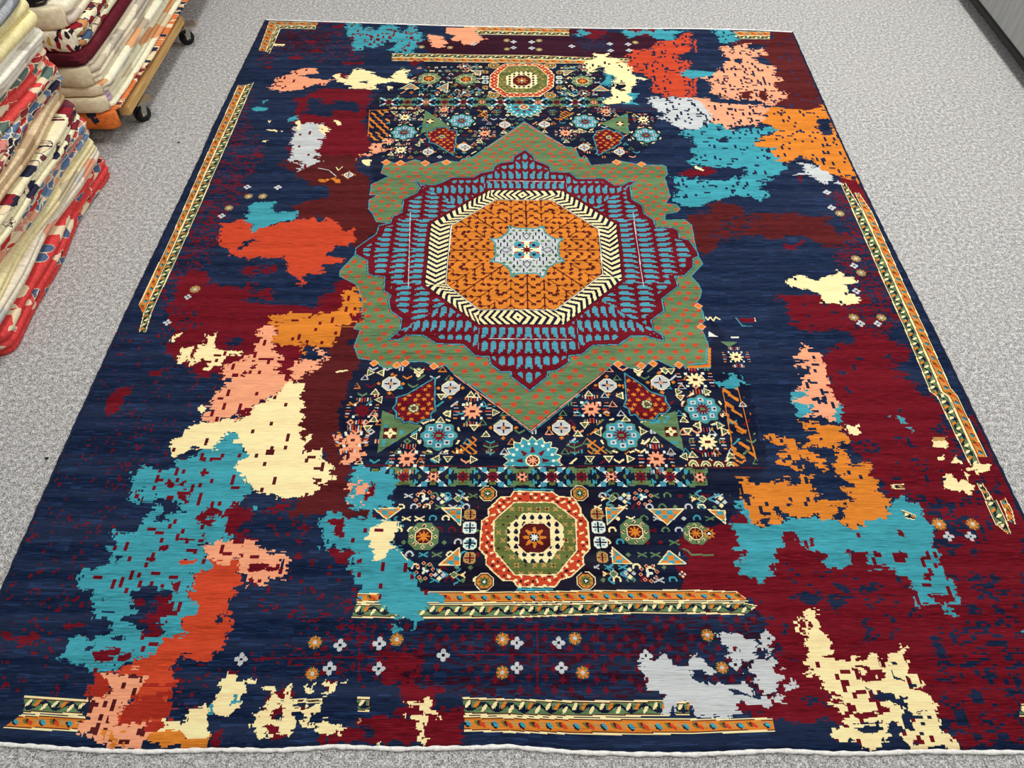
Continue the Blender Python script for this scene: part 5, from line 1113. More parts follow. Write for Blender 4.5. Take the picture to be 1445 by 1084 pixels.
def draw(op):
    k = op[0]
    if k == 'p':
        _, c, pts, j, hole, dens = op; sl = bbox(pts)
        if sl is None: return
        j *= 1.2; m = inside(PX[sl]+JX[sl]*j, PY[sl]+JY[sl]*j, pts); dens *= 1.7
        GRID[sl][m] = IX[c]
        if hole:
            q = m & inside(PX[sl], PY[sl]*1., pts) & ((H1[sl] < dens*.55) | (H2[sl] < dens*.3) | (H3[sl] < dens*.4)); GRID[sl][q] = IX[hole]
    elif k == 's':
        _, c, pts, dens, bw, bh = op; sl = bbox(pts)
        if sl is None: return
        n = .5*block(bh, bw, 0, 1)[sl]+.5*block(max(1, bh//2), max(1, bw//2), 0, 1)[sl]
        t = .5*(2*dens)**.5 if dens < .5 else 1-.5*(2*(1-dens))**.5
        GRID[sl][inside(PX[sl]+JX[sl]*1.3, PY[sl]+JY[sl]*1.3, pts) & (n < t)] = IX[c]
    elif k == 'm':
        _, kind, (cx, cy), s, c = op; e = s*1.15; sl = window(cx-e, cx+e, cy-e, cy+e, 6)
        if sl is None: return
        out = motif(kind, (PX[sl]-cx)/s, (PY[sl]-cy)/s, c); paste(sl, out, out != 255)
    elif k == 'f':
        _, kind, pts, c, per = op; sl = bbox(pts)
        paste(sl, fill(kind, PX[sl], PY[sl], c, per), inside(PX[sl], PY[sl], pts))
    elif k == 'b': strip(op[1], op[2], op[3])
    elif k == 'l':
        _, c, pts, w, closed = op; n = len(pts)
        for i in range(n if closed else n-1):
            a, b = pts[i], pts[(i+1) % n]; sl = bbox([a, b], 15)
            if sl is None: continue
            GRID[sl][segdist(PX[sl], PY[sl], a, b) < max(w*.8, 2.9)/2] = IX[c]
    elif k == 'lobes':
        _, CR, ZO, (cx, cy), horns = op; sl = bbox(CR, 10); X, Y = PX[sl], PY[sl]
        sh = [(cx+(x-cx)*.955, cy+(y-cy)*.955) for x, y in CR]
        m = inside(X, Y, sh) & ~inside(X, Y, [(cx+(x-cx)*1.03, cy+(y-cy)*1.03) for x, y in ZO])
        an = np.arctan2(Y-cy, X-cx); h = [math.atan2(y-cy, x-cx) for x, y in horns]
        V = ((an < h[0]) & (an > h[1])) | ((an > h[3]) & (an < h[2])) if False else (((an > h[1]) & (an < h[0])) | ((an < h[2]) & (an > h[3])))
        yt = (ZO[0][1]+ZO[1][1])/2; yb = (ZO[4][1]+ZO[5][1])/2; xl = (ZO[6][0]+ZO[7][0])/2; xr = (ZO[2][0]+ZO[3][0])/2
        dV = np.where(Y > cy, Y-yt, yb-Y); dH = np.where(X > cx, X-xr, xl-X)
        far = np.where(V, np.abs(X-cx) > 165, np.abs(Y-cy) > 175)
        d = np.where(V, dV, dH)+np.where(far, 30, 0); t = np.where(V, X-cx, Y-cy)
        a = (t/28.5+.5) % 1-.5; b = (d/67.) % 1
        sg = np.where(t > 0, 1, -1)
        blue = (np.abs(a) < .33) & (b > .1) & (b < .8) & ~((b > .62) & (a*sg < -.05)) & ~((b < .2) & (np.abs(a) > .2))
        blue |= (np.abs(a-.3*sg) < .12) & (b > .66) & (b < .9)
        gsel = GRID[sl]; gsel[m & blue] = IX['B']
    elif k == 'zebra':
        _, (a, b, c, d), i = op; sl = bbox([a, b, c, d], 15); X, Y = PX[sl], PY[sl]; m = inside(X, Y, [a, b, c, d])
        dl = lambda p, q: np.abs((q[0]-p[0])*(Y-p[1])-(q[1]-p[1])*(X-p[0]))/(math.hypot(q[0]-p[0], q[1]-p[1])+1e-6)
        e0, e1, f0, f1 = dl(a, b), dl(d, c), dl(a, d), dl(b, c); v = e0/(e0+e1); u = f0/(f0+f1)
        L = (math.hypot(b[0]-a[0], b[1]-a[1])+math.hypot(c[0]-d[0], c[1]-d[1]))/2; n = max(4, round(L/25)); w = np.abs(v-.5)*2
        ph = np.abs(u-.5)*n+w*1.1+.75 if i in (0, 4) else (u*n+w*1.1 if i in (1, 2, 3) else -u*n+w*1.1)
        if i in (3, 5): ph = (u*n if i == 3 else -u*n)-w*1.1
        out = np.where((ph % 1) < .52, IX['C'], IX['K']).astype(np.uint8); out[(v < .05) | (v > .95)] = IX['K']
        paste(sl, out, m)
    elif k == 'arbor':
        _, OO, (cx, cy) = op; sl = bbox(OO, 5); X, Y = PX[sl]-cx, PY[sl]-cy; m = inside(PX[sl], PY[sl], OO)
        an = np.arctan2(Y, X); kk = np.round(an/(np.pi/4)); th = kk*np.pi/4
        q = X*np.cos(th)+Y*np.sin(th); p = np.abs(-X*np.sin(th)+Y*np.cos(th)); out = np.full(X.shape, 255, np.uint8)
        put(out, p < 2.6, 'M')
        for off, per, ph in ((0, 42, 0), (58, 42, 14), (114, 42, 4), (166, 42, 18)):
            pp = np.abs(p-off); z = ((q+ph) % per)-per/2
            if off: put(out, (pp < 2.) & (q > off*1.1) & ((q+off) % 72 < 60), 'M')
            put(out, (np.abs(pp-(z+12)*.9) < 2.4) & (pp < 25), 'M')
            r2 = np.hypot((pp-21)/1.1, (z-11)/.9); put(out, (r2 < 8.2) & ~((z > 13) & (np.abs(pp-21) < 2)), 'M'); put(out, (pp < 7-np.abs(z+9)*.8) & (np.abs(z+9) < 8), 'M')
        paste(sl, out, m)
    elif k == 'heart':
        _, ST, (cx, cy), (rx, ry) = op; R = math.hypot(rx-cx, ry-cy); sl = bbox(ST, 5); X, Y = (PX[sl]-cx)/R, (PY[sl]-cy)/R; m = inside(PX[sl], PY[sl], ST)
        ax, ay = np.abs(X), np.abs(Y); r = np.hypot(X, Y); an = np.arctan2(Y, X); out = np.full(X.shape, 255, np.uint8)
        u, v, h, h2 = cells(X, Y, .2, .17); put(out, (np.abs(u)+np.abs(v) < .075) & (h < .6) & (r > .5), 'G'); put(out, (np.abs(u) < .02) & (h > .55) & (r > .5), 'K')
        for d in ((np.abs(ax-.64)/.19+ay/.13), (ax/.13+np.abs(ay-.66)/.19)): put(out, d < 1.15, 'V'); put(out, (d < 1) & (d > .72), 'K')
        put(out, (np.maximum(ax, ay) < .44) & (ax+ay < .72), 'W'); put(out, (np.hypot(ax-.24, ay-.24) < .17), 'B'); put(out, (np.hypot(ax-.34, ay-.13) < .05) | (np.hypot(ax-.13, ay-.34) < .05), 'X')
        put(out, np.hypot(ax-.22, ay-.22) < .06, 'K'); put(out, (np.minimum(ax, ay) < .06) & (np.maximum(ax, ay) < .36), 'C'); put(out, r < .14+.05*np.cos(8*an), 'R')
        paste(sl, out, m)

for op in CHART: draw(op)

# ------------------------------------------------------------------ build the rug: pile, selvedges, flat-woven end bands
PILE = .009
def rug_mesh():
    sv = np.arange(NX+1)/NX; tv = np.arange(NY+1)/NY
    S, T = np.meshgrid(sv, tv); X, Y = rug_xy(S, T)
    edge = np.minimum(np.minimum(S, 1-S)*2700, np.minimum(T, 1-T)*3500)
    Zv = PILE-.004*np.clip(1-edge/7., 0, 1)**2+.0012*np.sin(X*.011+1.3*np.sin(Y*.006))*np.sin(Y*.009)*np.clip(edge/60, 0, 1)
    co_ = np.stack([X/1000, Y/1000, Zv], -1).reshape(-1, 3)
    ring = np.concatenate([np.arange(0, NX), np.arange(NX, (NX+1)*NY+NX, NX+1), np.arange((NX+1)*(NY+1)-1, (NX+1)*NY, -1), np.arange((NX+1)*NY, 0, -(NX+1))])
    low = co_[ring].copy(); low[:, 2] = .0008
    nv = len(co_); co_ = np.concatenate([co_, low])
    i, j = np.meshgrid(np.arange(NX), np.arange(NY)); b = (j*(NX+1)+i).ravel()
    F = np.stack([b, b+1, b+NX+2, b+NX+1], -1)
    n = len(ring); k = np.arange(n); k2 = (k+1) % n
    F2 = np.stack([ring[k2], ring[k], nv+k, nv+k2], -1); F = np.concatenate([F, F2]).astype(np.int32)
    me = bpy.data.meshes.new('pile'); nf = len(F)
    me.vertices.add(len(co_)); me.vertices.foreach_set('co', co_.astype(np.float32).ravel())
    me.loops.add(nf*4); me.loops.foreach_set('vertex_index', F.ravel())
    me.polygons.add(nf); me.polygons.foreach_set('loop_start', np.arange(0, nf*4, 4, dtype=np.int32))
    mi = np.concatenate([GRID.ravel(), np.zeros(n, np.uint8)]).astype(np.int32)
    for m in YM: me.materials.append(m)
    me.polygons.foreach_set('material_index', mi); me.update(calc_edges=True)
    return me
rug = tag(empty('area_rug', (0, 2.2, 0)), 'large navy and crimson rug with orange star medallion and colour splashes, lying on grey carpet', 'rug')
po = bpy.data.objects.new('pile', rug_mesh()); COL.objects.link(po); po.parent = rug; po.location = (0, -2.2, 0)

s = Nodes('cotton_end'); s.col(s.ramp(s.noise(s.coords((140, 60, 60)), 1, 2), [(.3, lin((232, 229, 222))), (.6, lin((255, 253, 248)))])); s.bump(s.noise(s.coords((200, 90, 90)), 1, 2), .5, .003); COTTON = s.m
s = Nodes('selvedge_wool'); s.col(s.ramp(s.noise(s.coords((60, 260, 60)), 1, 2), [(.3, lin((14, 20, 38))), (.7, lin((34, 46, 76)))])); SELV = s.m

def cord(name, pts, r, mat, parent, flat=.75, seg=8):
    bm = bmesh.new(); rings = []
    for i, p in enumerate(pts):
        a = Vector(pts[max(0, i-1)]); b = Vector(pts[min(len(pts)-1, i+1)]); t = (b-a).normalized(); n = Vector((-t.y, t.x, 0)).normalized(); up = Vector((0, 0, 1))
        rr = r*(1+.18*math.sin(i*1.7)+.12*math.sin(i*.63))
        rings.append([bm.verts.new(Vector(p)+n*rr*math.cos(2*math.pi*k/seg)+up*rr*flat*math.sin(2*math.pi*k/seg)) for k in range(seg)])
    for a, b in zip(rings, rings[1:]):
        for k in range(seg): bm.faces.new((a[k], a[(k+1) % seg], b[(k+1) % seg], b[k]))
    bm.faces.new(rings[0]); bm.faces.new(rings[-1][::-1])
    return from_bm(name, bm, mat, parent, True)
def edge_pts(fn, n, z, jit=0.0):
    out = []
    for i in range(n+1):
        x, y = fn(i/n); out.append((float(x)/1000, float(y)/1000+random.uniform(-jit, jit)-2.2, z))
    return out
cord('end_band', edge_pts(lambda t: (lambda q: (q[0], q[1]-3.5))(rug_xy(np.array(t), np.array(0.))), 240, .0042, .0008), .0050, COTTON, rug, .7)
cord('end_band', edge_pts(lambda t: (lambda q: (q[0], q[1]+4.5))(rug_xy(np.array(t), np.array(1.))), 240, .0046, .0006), .0052, COTTON, rug, .8)
for sd in (0., 1.): cord('selvedge', edge_pts(lambda t: (lambda q: (q[0]+(2 if sd else -2), q[1]))(rug_xy(np.array(sd), np.array(t))), 240, .0052), .0048, SELV, rug, .9)

# ------------------------------------------------------------------ floor: grey loop-pile carpet
s = Nodes('grey_carpet')
v1 = s.coords((1, 1, 1))
fine = s.noise(v1, 250, 2, .75); mid = s.noise(v1, 70, 3, .75); big = s.noise(v1, 2.2, 2)
c1 = s.ramp(fine, [(.37, lin((48, 47, 47))), (.5, lin((166, 165, 164))), (.62, lin((255, 253, 250)))])
c2 = s.mix(.42, c1, s.ramp(mid, [(.36, lin((62, 61, 61))), (.5, lin((168, 167, 165))), (.64, lin((252, 250, 247)))]))
s.col(s.mix(s.ramp(big, [(.3, (0, 0, 0, 1)), (.7, (.14, .14, .14, 1))]), c2, lin((190, 187, 182))))
s.bump(fine, .5, .004); CARPET = s.m
bm = bmesh.new(); vs = [bm.verts.new(p) for p in ((-4.2, -1.6, 0), (4.2, -1.6, 0), (4.2, 6.4, 0), (-4.2, 6.4, 0))]; bm.faces.new(vs)
fl = from_bm('floor', bm, CARPET); fl['kind'] = 'structure'

# ------------------------------------------------------------------ folded rugs in piles
def wool(name, base, patches, sy=9., sz=22., dens=.5, line=None, mottle=.12, sx=2.5):
    """base colour with patches (list of colours) laid out along the fold, thin outlines in LINE."""
    s = Nodes(name); b = scale3(lin(base), 1.24)
    gr = s.noise(s.coords((40, 120, 60)), 1, 3, .6)
    c = s.ramp(gr, [(.3, scale3(b, 1-mottle*1.5)), (.7, scale3(b, 1+mottle))])
    if patches:
        tc = s.coords((sx, sy, sz)); vo = s.n('ShaderNodeTexVoronoi'); vo.inputs['Scale'].default_value = 1; vo.inputs['Randomness'].default_value = 1
        wob = s.n('ShaderNodeVectorMath', operation='ADD'); nz = s.n('ShaderNodeTexNoise'); nz.inputs['Scale'].default_value = 2.2; s.l(tc, nz.inputs['Vector'])
        sc_ = s.n('ShaderNodeVectorMath', operation='SCALE'); sc_.inputs['Scale'].default_value = .45; s.l(nz.outputs['Color'], sc_.inputs[0]); s.l(tc, wob.inputs[0]); s.l(sc_.outputs[0], wob.inputs[1]); s.l(wob.outputs[0], vo.inputs['Vector'])
        sep = s.n('ShaderNodeSeparateColor'); s.l(vo.outputs['Color'], sep.inputs[0])
        stops = []; n = len(patches)
        for i, p in enumerate(patches): stops.append((i/n, lin(p)))
        pc = s.ramp(sep.outputs[0], stops, 'CONSTANT')
        on = s.ramp(sep.outputs[1], [(0, (1, 1, 1, 1)), (dens, (0, 0, 0, 1))], 'CONSTANT')
        c = s.mix(on, c, pc)
        if line:
            ve = s.n('ShaderNodeTexVoronoi', feature='DISTANCE_TO_EDGE'); ve.inputs['Scale'].default_value = 1; s.l(wob.outputs[0], ve.inputs['Vector'])
            ln = s.ramp(ve.outputs['Distance'], [(0, (1, 1, 1, 1)), (.05, (0, 0, 0, 1))], 'CONSTANT')
            k = s.n('ShaderNodeMath', operation='MULTIPLY'); s.l(ln, k.inputs[0]); s.l(on, k.inputs[1])
            c = s.mix(k.outputs[0], c, lin(line))
    s.col(s.mix(.22, c, s.ramp(gr, [(.3, lin((120, 112, 100))), (.7, lin((255, 250, 240)))]), 'SOFT_LIGHT'))
    s.bump(s.noise(s.coords((60, 300, 90)), 1, 2), .4, .003)
    return s.m

def folded(name, label, xr, y0, y1, z0, z1, wide, n, mat, group, seed, end=None, endside=None, wob=.012, cornerlen=.05):
    """A rug folded flat: long side towards +x shows n rounded folds; ends are tucked over."""
    rnd = random.Random(seed); bm = bmesh.new(); H = z1-z0; ns = 46; prof = []
    cuts = [0.]
    for i in range(n): cuts.append(cuts[-1]+rnd.uniform(.7, 1.3))
    cuts = [c/cuts[-1] for c in cuts]; K = 7
    offs = [rnd.uniform(-.012, .012) for _ in range(n)]
    rows = []
    for j in range(ns+1):
        t = j/ns; e = min(t, 1-t)*(y1-y0); tuck = math.sqrt(max(0, 1-(1-min(1, e/cornerlen))**2))
        t2 = (1-math.cos(math.pi*t))/2 if False else t
        y = y0+(y1-y0)*(t2); pts = []
        sway = wob*math.sin(t*5+seed)+wob*.5*math.sin(t*13+seed*2)
        pts.append((xr-wide, y, z0))
        for i in range(n):
            za, zb = z0+H*cuts[i], z0+H*cuts[i+1]; h = zb-za
            for k in range(K):
                a = -math.pi/2+math.pi*(k+.5)/K
                bul = min(h*.9, .034)*math.cos(a)**.5
                pts.append((xr-min(h*.9, .034)-(1-tuck)*cornerlen*.55+bul+offs[i]+sway, y, (za+zb)/2+h/2*math.sin(a)*(1-.08*(1-tuck))))
        pts.append((xr-wide, y, z1))
        rows.append([bm.verts.new(p) for p in pts])
    for a, b in zip(rows, rows[1:]):
        for k in range(len(a)-1): bm.faces.new((a[k], a[k+1], b[k+1], b[k]))
        bm.faces.new((a[-1], a[0], b[0], b[-1]))
    bm.faces.new(rows[0]); bm.faces.new(rows[-1][::-1])
    o = from_bm(name, bm, mat, None, True)
    tag(o, label, 'rug', group)
    o.data.shade_smooth() if hasattr(o.data, 'shade_smooth') else None
    return o

def end_wrap(parent, xr, y, z0, z1, wide, mat, side=-1, depth=.05, drop=0., name='end_fold'):
    """The rounded fold that closes the end of a bundle facing the viewer."""
    bm = bmesh.new(); H = z1-z0; nx, nz = 20, 12; rows = []
    for i in range(nx+1):
        u = i/nx; x = xr-wide+wide*u; row = []
        cr = min(1, (wide*(1-u))/.03); cr = math.sqrt(max(0, 1-(1-cr)**2))
        for k in range(nz+1):
            a = -math.pi/2+math.pi*k/nz
            yy = y+side*(depth*(.35+.65*math.cos(a)**.35 if 0 < k < nz else .0)*(.45+.55*cr)+.006*math.sin(u*9+z0*40))
            zz = (z0+z1)/2+H/2*math.sin(a)*(.9+.1*cr)-drop*(1 if k < nz else 0)*0
            row.append(bm.verts.new((x, yy, max(zz, z0+.0005))))
        rows.append(row)
    for a, b in zip(rows, rows[1:]):
        for k in range(nz): bm.faces.new((a[k], b[k], b[k+1], a[k+1]))
        bm.faces.new((a[nz], b[nz], b[0], a[0]))
    bm.faces.new(rows[0]); bm.faces.new(rows[-1][::-1])
    return from_bm(name, bm, mat, parent, True)

RED, BLUE, CRM, NVY, PCH, GRY = (196, 62, 62), (98, 128, 166), (238, 220, 186), (44, 46, 70), (226, 160, 130), (170, 176, 178)
FRONT = 'folded rugs in the pile nearest the left edge'
# right long side at x = -1.64, far end at y = 2.66; the lowest rug is a little shorter towards the viewer
pile1 = [
 ('folded red rug with cream and blue motifs at the bottom of the left front pile', .0005, .085, 3, wool('wool_red_border', (203, 66, 66), [CRM, (84, 104, 140), (120, 40, 46), CRM], 22, 50, .34, CRM), 1.665, 2.672),
 ('pale grey and cream folded rug directly on the red rug of the front pile', .085, .145, 3, wool('wool_pale_grey', (216, 206, 186), [(196, 198, 194), PCH, (232, 214, 180)], 7, 30, .4, None), 1.63, 2.655),
 ('plain butter cream folded rug, third up in the left front pile', .145, .20, 3, wool('wool_butter', (232, 213, 166), [(206, 192, 158), (160, 166, 168)], 5, 24, .14, None), 1.63, 2.645),
 ('blue and pink patterned folded rug, fourth up in the left front pile', .20, .268, 3, wool('wool_blue_pink', (196, 132, 120), [BLUE, (106, 136, 172), RED, CRM, (88, 116, 156), PCH], 18, 52, .85, CRM), 1.63, 2.655),
 ('ivory folded rug with navy and crimson vine motifs in the left front pile', .268, .335, 3, wool('wool_ivory_vine', (236, 219, 184), [(150, 40, 52), NVY, CRM, (120, 60, 70)], 24, 44, .36, NVY), 1.63, 2.65),
 ('plain tan folded rug with ribbed edge, between ivory and blue rugs in the front pile', .335, .40, 4, wool('wool_tan', (214, 190, 154), [(196, 168, 130)], 8, 20, .2, None), 1.63, 2.64),
 ('blue and red patterned folded rug above the tan rug in the front pile', .40, .462, 3, wool('wool_blue_red', (190, 120, 112), [BLUE, NVY, RED, CRM, BLUE, (150, 60, 66)], 18, 52, .9, CRM), 1.63, 2.655),
 ('bright red folded rug with cream motifs below the off-white rug of the front pile', .462, .545, 3, wool('wool_red_cream', (205, 72, 70), [CRM, (96, 118, 110), (205, 72, 70), CRM, (170, 48, 52)], 18, 46, .6, CRM), 1.63, 2.645),
 ('off-white speckled folded rug near the top of the left front pile', .545, .63, 4, wool('wool_white', (228, 222, 208), [(214, 206, 194)], 14, 40, .3, None), 1.63, 2.65),
 ('thick pale yellow folded rug second from the top of the front pile', .63, .715, 2, wool('wool_yellow', (236, 214, 160), None), 1.63, 2.645),
 ('grey folded rug on top of the left front pile', .715, .78, 2, wool('wool_grey', (150, 154, 158), [(128, 136, 146)], 9, 20, .4, None), 1.63, 2.63)]
for i, (lab, z0, z1, n, mt, ya, yb) in enumerate(pile1):
    folded('folded_rug', lab, -1.618-.004*(i % 3), ya-.02*(i % 2), yb, z0, z1, .62, n, mt, FRONT, i+1)

BACK = 'folded rugs stacked on the wooden dolly'
BEI = wool('wool_back_beige', (208, 194, 164), None, mottle=.07)
DOR = wool('wool_orange_navy', (206, 112, 60), [NVY, (38, 42, 70), (120, 44, 50), CRM, NVY, (206, 112, 60)], 26, 60, .68, CRM)
ORA = wool('wool_orange_end', (206, 110, 52), [(36, 38, 62), (44, 44, 66), (206, 110, 52)], 9, 22, .4, None, sx=22)
MAR = wool('wool_maroon', (92, 26, 38), [(110, 40, 50), (70, 20, 30)], 14, 30, .3, None)
CR1 = wool('wool_cream_a', (238, 226, 198), [(226, 170, 122), (206, 204, 196), (232, 214, 150), (190, 174, 150)], 7, 40, .24, None)
CR2 = wool('wool_cream_b', (236, 222, 192), [(224, 160, 110), (200, 170, 196), (222, 206, 170)], 8, 34, .24, None)
CR3 = wool('wool_cream_c', (226, 212, 186), [(196, 186, 170), (210, 196, 172)], 10, 40, .4, None)
FRI = wool('wool_ivory_blue', (236, 220, 186), [(84, 104, 140), (150, 34, 46), (214, 150, 100), CRM], 18, 44, .4, NVY)
FRE = wool('wool_fringe_end', (228, 216, 190), [(40, 34, 40), (228, 216, 190), (150, 34, 46), (200, 170, 70), (228, 216, 190)], 20, 45, .5, None, sx=75)
DRK = wool('wool_dark_top', (40, 36, 40), [(200, 186, 160), (60, 54, 60), (34, 30, 36)], 12, 30, .5, None)
pile2 = [
 ('orange and navy folded rug lying directly on the dolly', .141, .162, 2, DOR, ORA, -1.603, 2.87),
 ('cream folded rug with wide beige end on the orange rug of the dolly stack', .162, .226, 3, CR2, BEI, -1.624, 2.87),
 ('thin cream folded rug with orange touches, third up on the dolly stack', .226, .272, 2, CR1, BEI, -1.628, 2.875),
 ('cream folded rug with beige end right below the maroon rug', .272, .356, 4, CR3, BEI, -1.640, 2.87),
 ('dark maroon folded rug in the middle of the dolly stack', .356, .412, 1, MAR, MAR, -1.634, 2.865),
 ('ivory folded rug with blue motifs and a cut fringe, lying on the maroon rug', .412, .494, 2, FRI, FRE, -1.638, 2.87),
 ('broad cream folded rug above the fringed one on the dolly stack', .494, .576, 2, wool('wool_cream_d', (232, 218, 192), [(220, 204, 190)], 6, 20, .3), BEI, -1.650, 2.88),
 ('dark patterned folded rug on top of the dolly stack', .576, .640, 2, DRK, DRK, -1.70, 2.89)]
for i, (lab, z0, z1, n, mt, em, xr, ya) in enumerate(pile2):
    o = folded('folded_rug', lab, xr, ya, 4.42+.02*(i % 3), z0, z1, .66, n, mt, BACK, 30+i, wob=.006)
    if i == 0: end_wrap(o, xr-.02, ya+.01, .085, z1-.001, .62, em, -1, .045)
    else: end_wrap(o, xr-.012, ya+.012, z0+.001, z1-.001, .62, em, -1, .045)

# ------------------------------------------------------------------ dolly under the back stack
s = Nodes('pine_board'); w = s.noise(s.coords((30, 3, 60)), 1, 4, .6); s.col(s.ramp(w, [(.3, lin((168, 124, 70))), (.5, lin((205, 164, 102))), (.75, lin((224, 186, 126)))])); s.b.inputs['Roughness'].default_value = .6; PINE = s.m
s = Nodes('black_rubber'); s.b.inputs['Base Color'].default_value = lin((20, 20, 22)); s.b.inputs['Roughness'].default_value = .28; s.b.inputs['Specular IOR Level'].default_value = .5; RUB = s.m
s = Nodes('zinc'); s.b.inputs['Base Color'].default_value = lin((176, 172, 160)); s.b.inputs['Metallic'].default_value = .9; s.b.inputs['Roughness'].default_value = .35; ZINC = s.m
def box(name, x0, x1, y0, y1, z0, z1, mat, parent=None, bev=.003):
    bm = bmesh.new(); bmesh.ops.create_cube(bm, size=1)
    for v in bm.verts: v.co = Vector(((x0+x1)/2+v.co.x*(x1-x0), (y0+y1)/2+v.co.y*(y1-y0), (z0+z1)/2+v.co.z*(z1-z0)))
    if bev: bmesh.ops.bevel(bm, geom=list(bm.edges), offset=bev, segments=2, affect='EDGES')
    return from_bm(name, bm, mat, parent)
dol = tag(empty('furniture_dolly', (0, 0, 0)), 'pine plank dolly on black swivel casters carrying the stack of folded rugs', 'dolly')
box('side_rail', -1.640, -1.597, 2.93, 3.76, .098, .140, PINE, dol, .005)
box('side_rail', -2.25, -2.19, 2.93, 3.76, .098, .140, PINE, dol, .005)
for ya in (3.0, 3.34, 3.64): box('cross_board', -2.19, -1.640, ya, ya+.09, .100, .1395, PINE, dol)
def caster(x, y, ang):
    c = bpy.data.objects.new('caster', None)
    bm = bmesh.new(); bmesh.ops.create_cone(bm, cap_ends=True, segments=40, radius1=.036, radius2=.036, depth=.026)
    bmesh.ops.bevel(bm, geom=[e for e in bm.edges if len(e.link_faces) == 2 and abs(e.link_faces[0].normal.dot(e.link_faces[1].normal)) < .5], offset=.008, segments=3, affect='EDGES')
    ca, sa = math.cos(ang), math.sin(ang)
    def place(v):   # wheel axis lies along local x, caster turned by ang
        p = Vector((v.z, v.x, v.y)); return Vector((x+p.x*ca-p.y*sa, y+p.x*sa+p.y*ca, .0365+p.z))
    for v in bm.verts: v.co = place(v.co)
    wheel = from_bm('caster_wheel', bm, RUB, dol, True)
    bm = bmesh.new()
    def bx(cx, cy, cz, dx, dy, dz):
        g = bmesh.ops.create_cube(bm, size=1)['verts']
        for v in g:
            p = Vector((cx+v.co.x*dx, cy+v.co.y*dy+(.012 if v.co.z > 0 else 0), cz+v.co.z*dz)); v.co = Vector((x+p.x*ca-p.y*sa, y+p.x*sa+p.y*ca, p.z))
    for sx in (-.0165, .0165): bx(sx, .004, .058, .003, .022, .05)
    bx(0, .012, .084, .037, .03, .004); bx(0, .018, .092, .06, .06, .011)
    from_bm('fork', bm, ZINC, wheel)
    bm = bmesh.new(); g = bmesh.ops.create_uvsphere(bm, u_segments=16, v_segments=8, radius=.007)['verts']
    for v in g: p = Vector((.019, 0, 0))+v.co*1.; v.co = Vector((x+p.x*ca-p.y*sa, y+p.x*sa+p.y*ca, .0365+p.z))
    from_bm('axle_nut', bm, ZINC, wheel, True)
caster(-1.612, 3.055, -.95); caster(-1.607, 3.75, -1.05); caster(-2.22, 3.055, .3); caster(-2.22, 3.70, .1)

# ------------------------------------------------------------------ grey unit at the right edge
s = Nodes('grey_laminate'); w = s.noise(s.coords((3, 60, 4)), 1, 3, .6); s.col(s.ramp(w, [(.3, lin((138, 140, 138))), (.7, lin((164, 165, 162)))])); s.b.inputs['Roughness'].default_value = .45; s.b.inputs['Specular IOR Level'].default_value = .4; LAM = s.m
s = Nodes('black_trim'); s.b.inputs['Base Color'].default_value = lin((34, 33, 33)); s.b.inputs['Roughness'].default_value = .5; TRIM = s.m
s = Nodes('pale_line'); s.b.inputs['Base Color'].default_value = lin((196, 196, 192)); PALE = s.m
unit = tag(empty('storage_cabinet', (0, 0, 0)), 'grey smooth-sided low cabinet with black bottom edge at the right side of the carpet', 'cabinet')
SK = .0405
def xs(y): return 2.362+SK*(y-3.41)
def prism(name, y0, y1, z0, z1, off, mat, depth=.6, bev=.004):
    bm = bmesh.new(); a = [(xs(y0)+off, y0), (xs(y1)+off, y1), (xs(y1)+off+depth, y1), (xs(y0)+off+depth, y0)]
    lo = [bm.verts.new((x, y, z0)) for x, y in a]; hi = [bm.verts.new((x, y, z1)) for x, y in a]
    bm.faces.new(lo[::-1]); bm.faces.new(hi)
    for k in range(4): bm.faces.new((lo[k], lo[(k+1) % 4], hi[(k+1) % 4], hi[k]))
    bmesh.ops.bevel(bm, geom=list(bm.edges), offset=bev, segments=2, affect='EDGES')
    return from_bm(name, bm, mat, unit)
prism('cabinet_body', 2.7, 5.2, .088, .62, .004, LAM)
prism('base_trim', 2.69, 5.21, .062, .088, -.004, TRIM)
for yy in (2.8, 5.0): prism('foot', yy, yy+.08, .0005, .062, .14, TRIM, .08, .002)
bm = bmesh.new(); rings = []  # thin pale tube rising across the cabinet side
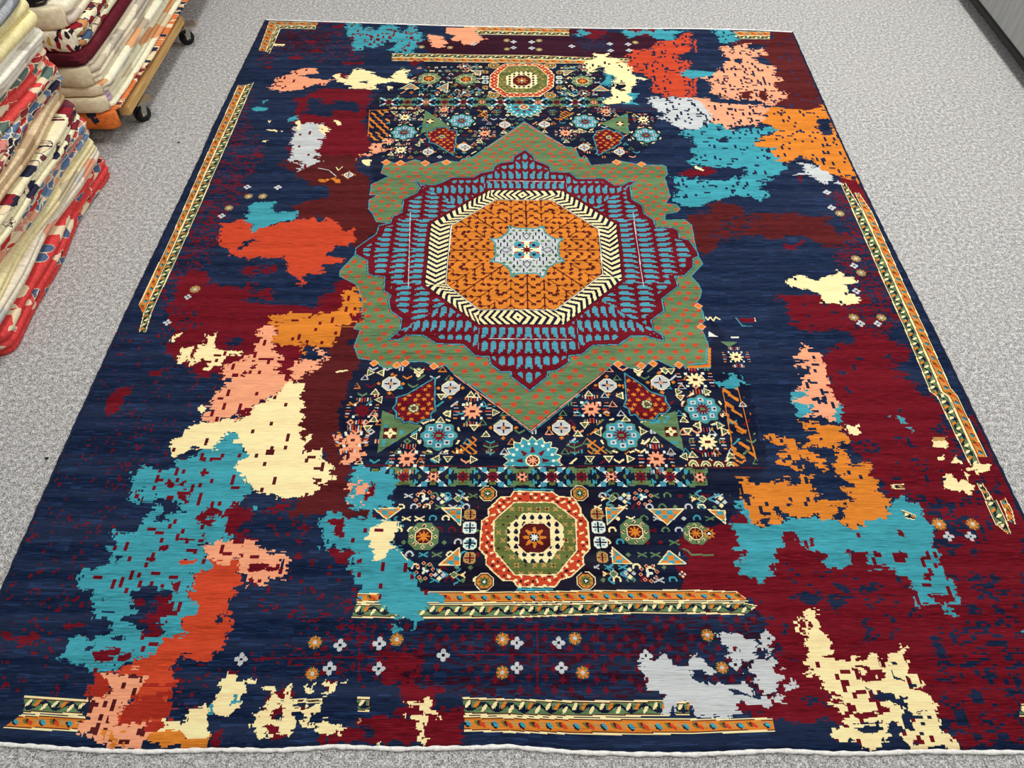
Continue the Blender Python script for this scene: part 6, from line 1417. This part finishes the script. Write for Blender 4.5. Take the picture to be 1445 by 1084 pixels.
for i in range(25):
    t = i/24; y = 4.15-.85*t; z = .10+.33*t+.015*math.sin(t*3.1)
    rings.append([bm.verts.new((xs(y)+.004+.003*math.cos(k*math.pi/3), y, z+.004*math.sin(k*math.pi/3))) for k in range(6)])
for a, b in zip(rings, rings[1:]):
    for k in range(6): bm.faces.new((a[k], a[(k+1) % 6], b[(k+1) % 6], b[k]))
bm.faces.new(rings[0]); bm.faces.new(rings[-1][::-1])
from_bm('side_line', bm, PALE, unit, True)

# ------------------------------------------------------------------ lint on the carpet
s = Nodes('lint'); s.b.inputs['Base Color'].default_value = lin((30, 34, 52)); LINT = s.m
def lint(x, y, r, lab):
    bm = bmesh.new(); g = bmesh.ops.create_icosphere(bm, subdivisions=2, radius=r)['verts']
    for v in g: v.co = Vector((x+v.co.x*1.4*(1+.3*math.sin(v.co.y*900)), y+v.co.y*(1+.4*math.sin(v.co.x*700)), max(.0002, r*.5+v.co.z*.6)))
    tag(from_bm('lint', bm, LINT, None, True), lab, 'lint', 'lint specks on the carpet')
lint(LINTS[0][0]/1000, LINTS[0][1]/1000, .004, 'dark blue fluff speck on the carpet left of the rug near its lower left edge')
lint(LINTS[1][0]/1000, LINTS[1][1]/1000, .004, 'tiny dark speck on the carpet between the rug and the rug piles')

# ------------------------------------------------------------------ light: ceiling troffers of the showroom, plus soft bounce
def area(name, x, y, z, sx, sy, power, col=(1, .985, .96)):
    l = bpy.data.lights.new(name, 'AREA'); l.shape = 'RECTANGLE'; l.size = sx; l.size_y = sy; l.energy = power; l.color = col
    o = bpy.data.objects.new(name, l); COL.objects.link(o); o.location = (x, y, z); return o
for x, y, p in LAMPS: area('ceiling_lamp', x, y, 3.0, .6, 1.2, p)
wld = bpy.data.worlds.new('room_bounce'); SC.world = wld; wld.use_nodes = True
wld.node_tree.nodes['Background'].inputs[0].default_value = (1, .985, .965, 1); wld.node_tree.nodes['Background'].inputs[1].default_value = AMB
vs_ = SC.view_settings; vs_.view_transform = 'Standard'; vs_.look = 'None'; vs_.gamma = 1; vs_.use_curve_mapping = False; vs_.exposure = EXPO
